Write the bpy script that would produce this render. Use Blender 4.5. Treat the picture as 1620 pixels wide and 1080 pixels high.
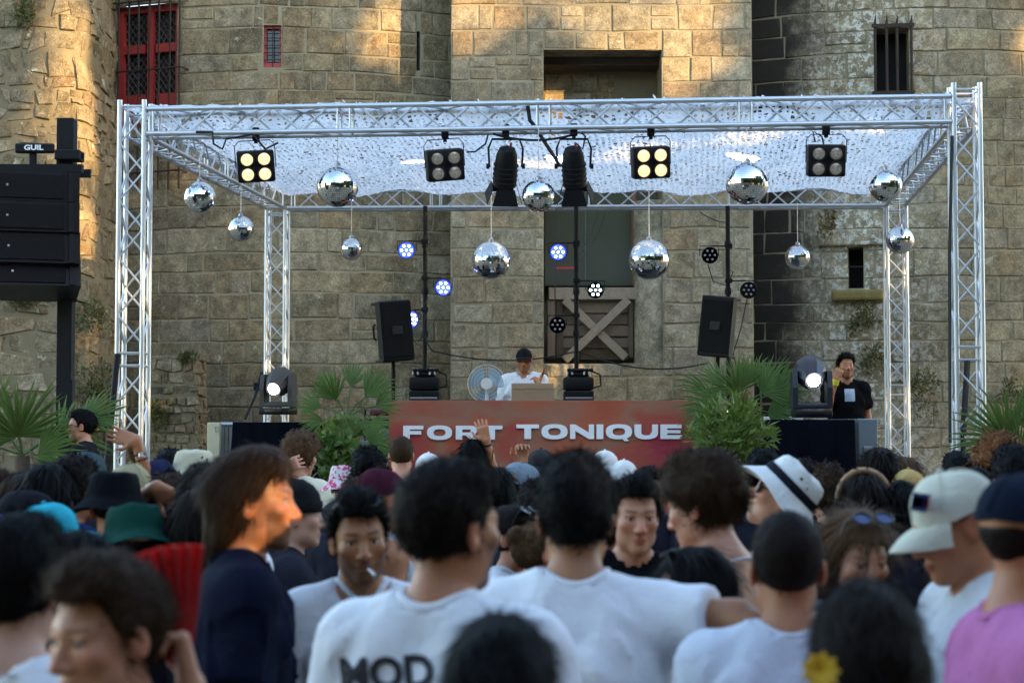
import bpy, bmesh, math, random
import numpy as np
from mathutils import Vector, Matrix
from mathutils.bvhtree import BVHTree
R = math.radians
for o in list(bpy.data.objects): bpy.data.objects.remove(o)
SC = bpy.context.scene
COL = SC.collection
# ---------------------------------------------------------------- camera
FPX, CX, CY = 2850.0, 810.0, 540.0          # focal length in photo pixels (1620 wide)
PITCH = math.atan(141/FPX)
EYE = Vector((0, 0, 1.85))
cam = bpy.data.cameras.new('camera'); camo = bpy.data.objects.new('camera', cam); COL.objects.link(camo)
cam.sensor_width = 36; cam.lens = 36*FPX/1620
camo.location = EYE; camo.rotation_euler = (R(90)+PITCH, 0, 0)
cam.clip_start = .1; cam.clip_end = 500
cam.dof.use_dof = True; cam.dof.focus_distance = 18.5; cam.dof.aperture_fstop = 4.4
SC.camera = camo
# ---------------------------------------------------------------- sky, sun, exposure
SUN_EL = R(13.0)
SUN = Vector((.8*math.cos(SUN_EL), -.6*math.cos(SUN_EL), math.sin(SUN_EL)))
W = bpy.data.worlds.new('World'); SC.world = W; W.use_nodes = True
nt = W.node_tree; nt.nodes.clear()
sky = nt.nodes.new('ShaderNodeTexSky'); sky.sky_type = 'NISHITA'; sky.sun_disc = False
sky.sun_elevation = SUN_EL; sky.sun_rotation = math.atan2(SUN.x, SUN.y)
bg = nt.nodes.new('ShaderNodeBackground'); bg.inputs[1].default_value = .15
wo = nt.nodes.new('ShaderNodeOutputWorld')
nt.links.new(sky.outputs[0], bg.inputs[0]); nt.links.new(bg.outputs[0], wo.inputs[0])
sl = bpy.data.lights.new('sun', 'SUN'); sl.energy = 2.35; sl.angle = R(.5); sl.color = (1, .66, .29)
so = bpy.data.objects.new('sun', sl); COL.objects.link(so)
so.rotation_euler = SUN.to_track_quat('Z', 'Y').to_euler(); so.location = (20, -15, 25)
SC.view_settings.view_transform = 'Standard'; SC.view_settings.look = 'None'
SC.view_settings.gamma = 1; SC.view_settings.use_curve_mapping = False
SC.view_settings.exposure = 2.7
SC.cycles.max_bounces = 6; SC.cycles.diffuse_bounces = 3; SC.cycles.glossy_bounces = 3
SC.cycles.transmission_bounces = 3; SC.cycles.transparent_max_bounces = 6
SC.cycles.caustics_reflective = False; SC.cycles.caustics_refractive = False
SC.cycles.sample_clamp_indirect = 4

def ray(px, py):
    u, v = (px-CX)/FPX, (CY-py)/FPX
    c, s = math.cos(PITCH), math.sin(PITCH)
    return Vector((u, c - v*s, s + v*c))
def at(px, py, Y):
    d = ray(px, py); return EYE + d*(Y/d.y)
# ---------------------------------------------------------------- object helpers
def link(o, parent=None):
    COL.objects.link(o)
    if parent: o.parent = parent
    return o
def tag(o, label=None, cat=None, group=None, kind=None):
    if label: o['label'] = label
    if cat: o['category'] = cat
    if group: o['group'] = group
    if kind: o['kind'] = kind
    return o
def thing(name, label, cat, loc=(0, 0, 0), rz=0, group=None):
    o = bpy.data.objects.new(name, None); link(o); o.location = loc; o.rotation_euler.z = rz
    o.empty_display_size = .2
    return tag(o, label, cat, group)
def wloc(p):
    v = Vector((0, 0, 0))
    while p: v = v + p.location; p = p.parent
    return v
class MB:
    """collects geometry; world coordinates; build() makes ONE mesh object relative to its (unrotated) parents"""
    def __init__(s): s.v = []; s.f = []
    def add(s, vs, fs):
        n = len(s.v); s.v += [tuple(p) for p in vs]; s.f += [tuple(i+n for i in f) for f in fs]; return s
    def box(s, c, d, M=None):
        x, y, z = d[0]/2, d[1]/2, d[2]/2
        p = [Vector((i, j, k)) for i in (-x, x) for j in (-y, y) for k in (-z, z)]
        if M is not None: p = [M @ q for q in p]
        c = Vector(c)
        return s.add([q+c for q in p], [(0,1,3,2),(4,6,7,5),(0,4,5,1),(2,3,7,6),(0,2,6,4),(1,5,7,3)])
    def bbox(s, c, d, b=.01, M=None):
        """box with chamfered edges"""
        bm = bmesh.new(); bmesh.ops.create_cube(bm, size=1)
        bmesh.ops.scale(bm, vec=d, verts=bm.verts)
        bmesh.ops.bevel(bm, geom=bm.edges[:], offset=b, segments=2, affect='EDGES', profile=.5)
        bm.verts.index_update(); c = Vector(c)
        s.add([((M @ v.co) if M is not None else v.co)+c for v in bm.verts], [[v.index for v in f.verts] for f in bm.faces]); bm.free(); return s
    def tube(s, pts, r, n=8, caps=True):
        pts = [Vector(p) for p in pts]; k = len(pts); rs = r if hasattr(r, '__len__') else [r]*k
        base = len(s.v); up = None
        for i, p in enumerate(pts):
            t = (pts[min(i+1, k-1)]-pts[max(i-1, 0)]).normalized()
            if up is None: up = Vector((0, 0, 1)) if abs(t.z) < .9 else Vector((1, 0, 0))
            a = t.cross(up).normalized(); b = a.cross(t).normalized(); up = b
            for j in range(n):
                q = 2*math.pi*j/n; s.v.append(tuple(p+(a*math.cos(q)+b*math.sin(q))*rs[i]))
        for i in range(k-1):
            for j in range(n):
                s.f.append((base+i*n+j, base+i*n+(j+1) % n, base+(i+1)*n+(j+1) % n, base+(i+1)*n+j))
        if caps:
            s.f.append(tuple(base+j for j in range(n))[::-1]); s.f.append(tuple(base+(k-1)*n+j for j in range(n)))
        return s
    def lathe(s, prof, n=24, c=(0, 0, 0), M=None, sy=1.0, cap=True):
        base = len(s.v); c = Vector(c); k = len(prof)
        for r, z in prof:
            for j in range(n):
                q = 2*math.pi*j/n; p = Vector((r*math.cos(q), r*math.sin(q)*sy, z))
                s.v.append(tuple((M @ p if M is not None else p)+c))
        for i in range(k-1):
            for j in range(n):
                s.f.append((base+i*n+j, base+i*n+(j+1) % n, base+(i+1)*n+(j+1) % n, base+(i+1)*n+j))
        if cap and prof[0][0] > 1e-5: s.f.append(tuple(base+j for j in range(n))[::-1])
        if cap and prof[-1][0] > 1e-5: s.f.append(tuple(base+(k-1)*n+j for j in range(n)))
        return s
    def sphere(s, c, r, n=16, m=10, M=None):
        rr = r if hasattr(r, '__len__') else (r, r, r)
        pr = [(math.sin(math.pi*i/m), -math.cos(math.pi*i/m)) for i in range(m+1)]
        D = Matrix.Diagonal(rr)
        return s.lathe([(max(a, 1e-4), b) for a, b in pr], n, c, (M @ D) if M is not None else D)
    def prism(s, poly, d, f):
        """poly: 2d points; f(x,y,h) -> 3d; h 0..d"""
        n = len(poly)
        v = [f(x, y, 0) for x, y in poly]+[f(x, y, d) for x, y in poly]
        return s.add(v, [tuple(range(n))[::-1], tuple(range(n, 2*n))]+[(i, (i+1) % n, n+(i+1) % n, n+i) for i in range(n)])
    def build(s, name, mat, parent=None, smooth=False, kind=None, attr=None):
        me = bpy.data.meshes.new(name); o = wloc(parent)
        me.from_pydata([(p[0]-o.x, p[1]-o.y, p[2]-o.z) for p in s.v], [], s.f)
        me.materials.append(mat)
        if smooth:
            me.polygons.foreach_set('use_smooth', [True]*len(me.polygons))
            try: me.set_sharp_from_angle(angle=smooth if smooth is not True else R(50))
            except Exception: pass
        ob = link(bpy.data.objects.new(name, me), parent)
        if kind: ob['kind'] = kind
        return ob
def npmesh(name, V, F, mat, parent=None, smooth=True):
    """V n x 3, F m x 4 (or 3) numpy, in the parent's local frame"""
    me = bpy.data.meshes.new(name); k = F.shape[1]
    me.vertices.add(len(V)); me.vertices.foreach_set('co', np.ascontiguousarray(V, np.float32).ravel())
    me.loops.add(F.size); me.loops.foreach_set('vertex_index', np.ascontiguousarray(F, np.int32).ravel())
    me.polygons.add(len(F)); me.polygons.foreach_set('loop_start', np.arange(0, F.size, k, dtype=np.int32))
    try: me.polygons.foreach_set('loop_total', np.full(len(F), k, np.int32))
    except Exception: pass
    if smooth: me.polygons.foreach_set('use_smooth', np.ones(len(F), bool))
    me.update(calc_edges=True)
    if mat: me.materials.append(mat)
    if parent is False: return me
    return link(bpy.data.objects.new(name, me), parent)
# ---------------------------------------------------------------- materials
class NT:
    def __init__(s, name):
        s.m = bpy.data.materials.new(name); s.m.use_nodes = True; s.t = s.m.node_tree
        s.b = s.t.nodes['Principled BSDF']
    def n(s, typ, **kw):
        d = s.t.nodes.new('ShaderNode'+typ)
        for k, v in kw.items():
            if k.startswith('i_'): d.inputs[k[2:].replace('_', ' ')].default_value = v
            else: setattr(d, k, v)
        return d
    def l(s, a, b): s.t.links.new(a, b)
    def noise(s, scale, detail=4, rough=.55, vec=None, dist=0):
        d = s.n('TexNoise'); d.inputs['Scale'].default_value = scale; d.inputs['Detail'].default_value = detail
        d.inputs['Roughness'].default_value = rough; d.inputs['Distortion'].default_value = dist
        if vec is not None: s.l(vec, d.inputs['Vector'])
        return d.outputs['Fac']
    def pos(s): return s.n('NewGeometry').outputs['Position']
    def obj(s): return s.n('TexCoord').outputs['Object']
    def rand(s): return s.n('ObjectInfo').outputs['Random']
    def ramp(s, fac, stops, interp='LINEAR'):
        d = s.n('ValToRGB'); e = d.color_ramp.elements; d.color_ramp.interpolation = interp
        while len(e) < len(stops): e.new(.5)
        for q, (p, c) in zip(e, stops): q.position = p; q.color = (*c, 1) if len(c) == 3 else c
        s.l(fac, d.inputs[0]); return d.outputs['Color']
    def step(s, fac, a, b):
        d = s.n('MapRange'); d.inputs[1].default_value = a; d.inputs[2].default_value = b; s.l(fac, d.inputs[0]); return d.outputs[0]
    def mix(s, f, a, b, typ='MIX'):
        d = s.n('MixRGB', blend_type=typ)
        for k, x in ((0, f), (1, a), (2, b)):
            if hasattr(x, 'is_linked'): s.l(x, d.inputs[k])
            elif isinstance(x, (int, float)): d.inputs[k].default_value = x if k == 0 else (x, x, x, 1)
            else: d.inputs[k].default_value = (*x, 1)
        return d.outputs[0]
    def math(s, op, a, b=0.0):
        d = s.n('Math', operation=op)
        for k, x in ((0, a), (1, b)):
            if hasattr(x, 'is_linked'): s.l(x, d.inputs[k])
            else: d.inputs[k].default_value = x
        return d.outputs[0]
    def bump(s, h, strength=.3, dist=.02):
        d = s.n('Bump'); d.inputs['Strength'].default_value = strength; d.inputs['Distance'].default_value = dist
        s.l(h, d.inputs['Height']); s.l(d.outputs[0], s.b.inputs['Normal'])
    def col(s, c):
        if hasattr(c, 'is_linked'): s.l(c, s.b.inputs['Base Color'])
        else: s.b.inputs['Base Color'].default_value = (*c, 1)
    def set(s, rough=.6, metal=0, spec=.5):
        s.b.inputs['Roughness'].default_value = rough; s.b.inputs['Metallic'].default_value = metal
        s.b.inputs['Specular IOR Level'].default_value = spec; return s
def pm(name, c, rough=.6, metal=0, var=.15, vs=8, bump=0, bs=60, emit=0, ecol=None, spec=.5):
    t = NT(name).set(rough, metal, spec)
    if var:
        f = t.noise(vs, 5, .6, t.obj())
        t.col(t.mix(f, tuple(x*(1-var) for x in c), tuple(min(1, x*(1+var)) for x in c)))
    else: t.col(c)
    if bump: t.bump(t.noise(bs, 4, .6, t.obj()), bump, .01)
    if emit:
        t.b.inputs['Emission Color'].default_value = (*(ecol or c), 1); t.b.inputs['Emission Strength'].default_value = emit
    return t.m
def stone_mat(name, tones, lichen=.25, soot=None, dark=.35, moss=.3, red=.0, lichen_scale=7):
    t = NT(name).set(.9, 0, .2); P = t.pos()
    base = t.ramp(t.rand(), [(i/(len(tones)-1), (c[0]*1.02, c[1]*1.04, c[2]*1.16)) for i, c in enumerate(tones)])
    big = t.noise(.55, 5, .6, P)                      # slow weathering across the wall
    base = t.mix(t.step(big, .35, .7), base, t.mix(.95, base, (.56, .55, .50), 'MULTIPLY'))
    mid = t.noise(3.1, 7, .68, P, .4)
    base = t.mix(t.math('MULTIPLY', t.step(mid, .47, .62), dark), base, (.075, .06, .038))       # dark crust
    oc = t.n('Mapping'); oc.inputs['Location'].default_value = (7.3, 2.1, 4.4); t.l(P, oc.inputs['Vector'])
    of = t.noise(1.7, 6, .62, oc.outputs[0])
    base = t.mix(t.math('MULTIPLY', t.step(of, .55, .72), .5), base, (.33, .2, .085))             # iron ochre
    gm = t.noise(.9, 6, .65, oc.outputs[0])
    base = t.mix(t.math('MULTIPLY', t.step(gm, .58, .72), moss), base, (.13, .13, .045))          # green algae
    ln = t.noise(lichen_scale, 8, .72, P, .6); lm = t.noise(1.1, 3, .5, P)
    lf = t.math('MULTIPLY', t.step(ln, .60, .64), t.step(lm, .62-.35*lichen, .75-.35*lichen))
    base = t.mix(t.math('MULTIPLY', lf, .8), base, (.56, .53, .42))                               # pale lichen
    sh = t.n('VectorMath', operation='ADD'); t.l(P, sh.inputs[0]); rv = t.n('VectorMath', operation='SCALE'); rv.inputs[0].default_value = (31, 17, 23); t.l(t.rand(), rv.inputs['Scale']); t.l(rv.outputs[0], sh.inputs[1])
    mt = t.noise(6.5, 7, .72, sh.outputs[0], .3)
    base = t.mix(t.step(mt, .36, .64), t.mix(1, base, (.66, .63, .56), 'MULTIPLY'), t.mix(1, base, (1.34, 1.3, 1.16), 'MULTIPLY'))
    sp = t.noise(34, 4, .75, sh.outputs[0])
    base = t.mix(t.step(sp, .4, .66), t.mix(.8, base, (.5, .48, .44), 'MULTIPLY'), base)         # granite grain
    sp2 = t.noise(75, 2, .6, P)
    base = t.mix(t.math('MULTIPLY', t.step(sp2, .6, .68), .4), base, (.62, .58, .46))
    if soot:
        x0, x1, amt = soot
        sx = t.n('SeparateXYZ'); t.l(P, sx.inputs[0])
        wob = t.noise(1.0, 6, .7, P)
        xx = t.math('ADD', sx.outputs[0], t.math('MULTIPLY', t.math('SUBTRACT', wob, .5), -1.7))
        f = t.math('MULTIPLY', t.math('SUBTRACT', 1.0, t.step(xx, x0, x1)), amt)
        base = t.mix(f, base, (.022, .02, .017))  # soot stain, with the shade at the tower joint painted into it
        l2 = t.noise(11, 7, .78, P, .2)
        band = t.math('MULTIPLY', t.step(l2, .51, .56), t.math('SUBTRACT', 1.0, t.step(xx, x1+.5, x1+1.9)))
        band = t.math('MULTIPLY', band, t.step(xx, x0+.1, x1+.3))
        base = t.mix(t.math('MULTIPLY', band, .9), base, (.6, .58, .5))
    t.col(base)
    h = t.math('ADD', t.math('MULTIPLY', mid, 1.0), t.math('MULTIPLY', sp, .35))
    t.bump(h, .55, .03)
    return t.m
TONES = [(.33, .27, .155), (.40, .33, .20), (.27, .23, .145), (.42, .36, .235), (.33, .285, .195), (.36, .27, .15), (.24, .205, .135), (.40, .35, .25)]
M_STONE = stone_mat('granite_ashlar', TONES, .4, dark=.5)
M_STONE_MID = stone_mat('granite_gatehouse', [(.40, .33, .2), (.46, .39, .26), (.34, .29, .19), (.47, .42, .3), (.39, .28, .16), (.37, .33, .24)], .3, moss=.25, dark=.4)
M_STONE_R = stone_mat('granite_soot_shade', [(.37, .32, .2), (.42, .36, .23), (.33, .28, .18), (.43, .38, .27)], .4, soot=(4.05, 4.75, .97), dark=.42)
M_RUBBLE = stone_mat('rubble_lichen', [(.24, .19, .11), (.33, .27, .17), (.2, .165, .1), (.38, .32, .21), (.27, .18, .1)], .75, dark=.5, moss=.35, lichen_scale=6)
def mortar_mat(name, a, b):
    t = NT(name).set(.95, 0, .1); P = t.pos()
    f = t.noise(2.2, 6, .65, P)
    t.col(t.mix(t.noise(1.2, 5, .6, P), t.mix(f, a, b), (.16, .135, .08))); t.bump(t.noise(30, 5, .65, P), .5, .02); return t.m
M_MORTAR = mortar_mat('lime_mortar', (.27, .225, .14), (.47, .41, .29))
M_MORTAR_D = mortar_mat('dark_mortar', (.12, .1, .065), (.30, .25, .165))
M_IRON = pm('rusty_iron', (.032, .02, .015), .75, .3, .4, 30, .3)
M_REDPAINT = pm('red_window_paint', (.36, .035, .03), .5, 0, .35, 14, .15)
M_GLASS_D = pm('dark_window_glass', (.012, .013, .014), .12, 0, 0)
M_LEAD = pm('lead_came', (.12, .12, .115), .5, .6)
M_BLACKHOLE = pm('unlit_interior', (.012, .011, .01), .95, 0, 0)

# ---------------------------------------------------------------- stone laying
def sub_rects(r, holes):
    """rectangle minus rectangles -> rectangles"""
    out = [r]
    for h in holes:
        nxt = []
        for (a, b, c, d) in out:
            if h[1] <= a or h[0] >= b or h[3] <= c or h[2] >= d: nxt.append((a, b, c, d)); continue
            if h[0] > a: nxt.append((a, h[0], c, d))
            if h[1] < b: nxt.append((h[1], b, c, d))
            m0, m1 = max(a, h[0]), min(b, h[1])
            if h[3] < d: nxt.append((m0, m1, h[3], d))
            if h[2] > c: nxt.append((m0, m1, c, h[2]))
        out = nxt
    return out
def lay_stones(root, S, dom, holes, hr, wr, joint, rough, mat, seed, depth=.012, crooked=.035, thick=.06, wavy=True):
    rnd = random.Random(seed); u0, u1, z0, z1 = dom; z = z0; rects = []
    while z < z1-.02:
        h = rnd.uniform(*hr)
        if z1-z-h < hr[0]*.6: h = z1-z
        u = u0-rnd.uniform(0, wr[1])*.9
        while u < u1:
            w = rnd.uniform(*wr)
            if rnd.random() < .18: w = wr[0]*rnd.uniform(.6, .9)
            a, b = max(u, u0), min(u+w, u1)
            if b-a > .05:
                if rnd.random() < .1 and h > hr[0]*1.15 and b-a < wr[1]*.7:
                    m = z+h*rnd.uniform(.4, .6); rr = [(a, b, z, m), (a, b, m, z+h)]
                else: rr = [(a, b, z, z+h)]
                for r_ in rr: rects += [q for q in sub_rects(r_, holes) if q[1]-q[0] > .07 and q[3]-q[2] > .07]
            u += w
        z += h
    S0 = S
    def S(u, z): return S0(u, z+(.009*math.sin(1.3*u+z*2.1+seed)+.006*math.sin(3.3*u+5*z)) if wavy else z)
    for (a, b, c, d) in rects:
        j = joint*rnd.uniform(.7, 1.4)/2; w, h = b-a-2*j, d-c-2*j
        if w < .04 or h < .04: continue
        # corners knocked about
        cj = [(rnd.uniform(-crooked, crooked)*min(h, .35), rnd.uniform(-crooked, crooked)*min(h, .35)) for _ in range(4)]
        proud = depth+rnd.uniform(-.35, .8)*rough; tx, tz = rnd.uniform(-1, 1)*rough*.6, rnd.uniform(-1, 1)*rough*.6
        fx = (0, min(.011/w, .2), .36, .64, 1-min(.011/w, .2), 1); fz = (0, min(.011/h, .2), .5, 1-min(.011/h, .2), 1)
        V = []; nx, nz = len(fx), len(fz)
        for kz, gz in enumerate(fz):
            for kx, gx in enumerate(fx):
                edge = kx in (0, nx-1) or kz in (0, nz-1)
                du = sum(cj[q][0]*wt for q, wt in enumerate(((1-gx)*(1-gz), gx*(1-gz), (1-gx)*gz, gx*gz)))
                dz = sum(cj[q][1]*wt for q, wt in enumerate(((1-gx)*(1-gz), gx*(1-gz), (1-gx)*gz, gx*gz)))
                dep = proud + tx*(gx-.5)*2 + tz*(gz-.5)*2 + rnd.uniform(-1, 1)*rough*.35
                if edge:
                    dep -= .007+rough*.45; du += rnd.uniform(-.006, .006)-(0 if 0 < kx < nx-1 else 0); dz += rnd.uniform(-.006, .006)
                p, n = S(a+j+gx*w+du, c+j+gz*h+dz); V.append(p+n*max(dep, -.004))
        per = [(kx, 0) for kx in range(nx)]+[(nx-1, kz) for kz in range(1, nz)]+[(kx, nz-1) for kx in range(nx-2, -1, -1)]+[(0, kz) for kz in range(nz-2, 0, -1)]
        pi = [kz*nx+kx for kx, kz in per]; base = len(V)
        for kx, kz in per:
            p, n = S(a+j+fx[kx]*w, c+j+fz[kz]*h); V.append(p-n*thick)
        F = [(k*nx+i, k*nx+i+1, (k+1)*nx+i+1, (k+1)*nx+i) for k in range(nz-1) for i in range(nx-1)]
        m = len(per); F += [(pi[(i+1) % m], pi[i], base+i, base+(i+1) % m) for i in range(m)]
        mb = MB(); mb.add(V, F); mb.build('stone', mat, root, smooth=R(24))
def core(root, S, us, zs, holes, mat, name='mortar_core', reveal=None, rdepth=.5):
    """mortar sheet with the openings cut out, and their reveals"""
    U = sorted(set(list(us)+[h[0] for h in holes]+[h[1] for h in holes])); Z = sorted(set(list(zs)+[h[2] for h in holes]+[h[3] for h in holes]))
    mb = MB(); idx = {}
    def vid(i, k):
        if (i, k) not in idx: idx[(i, k)] = len(mb.v); mb.v.append(tuple(S(U[i], Z[k])[0]))
        return idx[(i, k)]
    for i in range(len(U)-1):
        for k in range(len(Z)-1):
            um, zm = (U[i]+U[i+1])/2, (Z[k]+Z[k+1])/2
            if any(h[0] < um < h[1] and h[2] < zm < h[3] for h in holes): continue
            mb.f.append((vid(i, k), vid(i+1, k), vid(i+1, k+1), vid(i, k+1)))
    return mb.build(name, mat, root, smooth=R(30))
def reveal(root, S, h, depth, mat, back=None, mat_back=None, name='reveal'):
    u0, u1, z0, z1 = h; mb = MB()
    c, n = S((u0+u1)/2, (z0+z1)/2)
    q = [S(u0, z0)[0], S(u1, z0)[0], S(u1, z1)[0], S(u0, z1)[0]]; q2 = [p-n*depth for p in q]
    mb.add(q+q2, [(0, 4, 5, 1), (1, 5, 6, 2), (2, 6, 7, 3), (3, 7, 4, 0)]); mb.build(name, mat, root)
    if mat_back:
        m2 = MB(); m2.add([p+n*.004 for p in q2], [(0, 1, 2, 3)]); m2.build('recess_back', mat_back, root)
    return c, n, q
# ---------------------------------------------------------------- ground
gm = NT('packed_earth').set(.95, 0, .1); P = gm.pos()
gm.col(gm.mix(gm.noise(.8, 6, .6, P), (.17, .13, .085), (.3, .245, .17))); gm.bump(gm.noise(14, 6, .7, P), .5, .03)
g = MB(); N = 24
for j in range(N+1):
    for i in range(N+1): g.v.append((-120+240*i/N, -120+240*j/N, 0))
for j in range(N):
    for i in range(N): g.f.append((j*(N+1)+i, j*(N+1)+i+1, (j+1)*(N+1)+i+1, (j+1)*(N+1)+i))
tag(g.build('ground', gm.m), kind='structure')
# ---------------------------------------------------------------- castle
def cyl(cx, cy, r):
    def S(u, z):
        a = u/r; return Vector((cx+r*math.sin(a), cy-r*math.cos(a), z)), Vector((math.sin(a), -math.cos(a), 0))
    return S
def hit_cyl(px, py, cx, cy, r):
    d = ray(px, py); ox, oy = EYE.x-cx, EYE.y-cy
    A = d.x**2+d.y**2; B = 2*(ox*d.x+oy*d.y); C = ox*ox+oy*oy-r*r
    t = (-B-math.sqrt(B*B-4*A*C))/(2*A); p = EYE+d*t
    return r*math.asin((p.x-cx)/r), p.z
def cyl_rect(x0, x1, y0, y1, g):
    a = hit_cyl(x0, (y0+y1)/2, *g)[0]; b = hit_cyl(x1, (y0+y1)/2, *g)[0]
    xm = (x0+x1)/2; return (a, b, hit_cyl(xm, y1, *g)[1], hit_cyl(xm, y0, *g)[1])
lin = lambda a, b, n: [a+(b-a)*i/n for i in range(n+1)]
ZTOP = 9.2
# --- left round tower
LG = (-3.5, 32.3, 6.0); SL = cyl(*LG)
lt = thing('castle_tower', 'round granite tower with red leaded window behind an iron grille, left of the gatehouse', 'tower', (LG[0], LG[1], 0))
HW = cyl_rect(182, 280, 8, 202, LG); HS = cyl_rect(417, 445, 40, 107, LG); HA = cyl_rect(659, 664.5, 50, 112, LG)
holesL = [HW, HS, HA]
core(lt, SL, lin(-6.5, 4.5, 30), lin(0, 10.6, 10), holesL, M_MORTAR)
lay_stones(lt, SL, (-4.6, 3.3, 1.2, ZTOP), holesL, (.26, .40), (.34, .92), .022, .010, M_STONE, 11)
# red window
c, n, q = reveal(lt, SL, HW, .28, M_STONE)
tn = Vector((-n.y, n.x, 0)); up = Vector((0, 0, 1)); ww, wh = (q[1]-q[0]).length, (q[2]-q[1]).length
if tn.dot(q[1]-q[0]) < 0: tn = -tn
wc = (q[0]+q[1]+q[2]+q[3])/4
FM = Matrix((tn, -n, up)).transposed()           # local x along wall, y into wall, z up
def wall_box(mb, o, x, z, dx, dz, y, dy): return mb.box(o+FM @ Vector((x, y, z)), (dx, dy, dz), FM)
m = MB(); fw = .085
for (x, z, dx, dz) in ((-ww/2+fw/2, 0, fw, wh), (ww/2-fw/2, 0, fw, wh), (0, wh/2-fw/2, ww-2*fw, fw), (0, -wh/2+fw/2, ww-2*fw, fw)): wall_box(m, wc, x, z, dx, dz, .14, .08)
win = m.build('window', M_REDPAINT, lt)
m = MB(); wall_box(m, wc, .02, .0, .1, wh-2*fw, .125, .07); m.build('mullion', M_REDPAINT, win)
tz = wh/2-.62
for x, dx in ((-ww/4-.005, ww/2-fw-.06), (ww/4+.03, ww/2-fw-.08)): m = MB(); wall_box(m, wc, x, tz, dx, .1, .12, .06); m.build('transom', M_REDPAINT, win); m = MB(); wall_box(m, wc, x, -wh/2+.32, dx, .42, .15, .03); m.build('lower_panel', M_REDPAINT, win); m = MB(); wall_box(m, wc, x, tz-.066, dx, .03, .115, .05); m.build('moulding', M_REDPAINT, win)
m = MB(); wall_box(m, wc, 0, 0, ww-.1, wh-.1, .2, .01); m.build('pane', M_GLASS_D, win)
m = MB()
for k in range(-9, 22):
    for sgn in (1, -1):
        x0 = -ww/2; z0 = -wh/2+.5+k*.125; pts = []
        a = Vector((-ww/2+fw, .185, z0 if sgn > 0 else z0+ (ww-2*fw)*1.3)); b = Vector((ww/2-fw, .185, z0+(ww-2*fw)*1.3 if sgn > 0 else z0))
        lo, hi = -wh/2+fw, wh/2-fw
        def clip(a, b, lo, hi):
            t0, t1 = 0, 1; dz = b.z-a.z
            for lim, s in ((lo, 1), (hi, -1)):
                t = (lim-a.z)/dz
                if s*dz > 0: t0 = max(t0, t)
                else: t1 = min(t1, t)
            return (a.lerp(b, t0), a.lerp(b, t1)) if t1 > t0+.02 else None
        r_ = clip(a, b, lo, hi)
        if r_: m.tube([wc+FM @ r_[0], wc+FM @ r_[1]], .006, 4, False)
m.build('lead_lattice', M_LEAD, win)
gz = [wh/2+.02, wh/2-1.02, -wh/2-.7]
gw0, gw1 = -ww/2-.24, ww/2+.15
for k in range(9):
    x = gw0+.03+(gw1-gw0-.06)*k/8; mm = MB(); mm.tube([wc+FM @ Vector((x, -.13, gz[2]-.25)), wc+FM @ Vector((x+.01*math.sin(k*3), -.13, gz[0]+.14))], .0165, 6); mm.build('grille_bar', M_IRON, lt)
for z in gz:
    mm = MB(); mm.tube([wc+FM @ Vector((gw0-.04, .1, z)), wc+FM @ Vector((gw0, -.155, z)), wc+FM @ Vector((gw1, -.155, z+.02)), wc+FM @ Vector((gw1+.04, .1, z))], .014, 6); mm.build('grille_bar', M_IRON, lt)
# small red window
c, n, q = reveal(lt, SL, HS, .2, M_STONE); tn = Vector((-n.y, n.x, 0)); FM = Matrix((tn, -n, up)).transposed()
wc = (q[0]+q[1]+q[2]+q[3])/4; ww, wh = (q[1]-q[0]).length, (q[2]-q[1]).length
m = MB(); fw = .035
for (x, z, dx, dz) in ((-ww/2+fw/2, 0, fw, wh), (ww/2-fw/2, 0, fw, wh), (0, wh/2-.02, ww-2*fw, .04), (0, -wh/2+.04, ww-2*fw, .08)): wall_box(m, wc, x, z, dx, dz, .09, .05)
w2 = m.build('window', M_REDPAINT, lt)
m = MB(); wall_box(m, wc, 0, 0, ww-.05, wh-.05, .13, .01); m.build('pane', M_GLASS_D, w2)
for k in range(5):
    mm = MB(); z = -wh/2+.12+k*(wh-.2)/4; mm.tube([wc+FM @ Vector((-ww/2, .03, z)), wc+FM @ Vector((ww/2, .03, z))], .007, 5); mm.build('window_bar', M_IRON, w2)
mm = MB(); mm.tube([wc+FM @ Vector((0, .03, -wh/2)), wc+FM @ Vector((0, .03, wh/2))], .008, 5); mm.build('window_bar', M_IRON, w2)
reveal(lt, SL, HA, .4, M_STONE, mat_back=M_BLACKHOLE)
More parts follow.
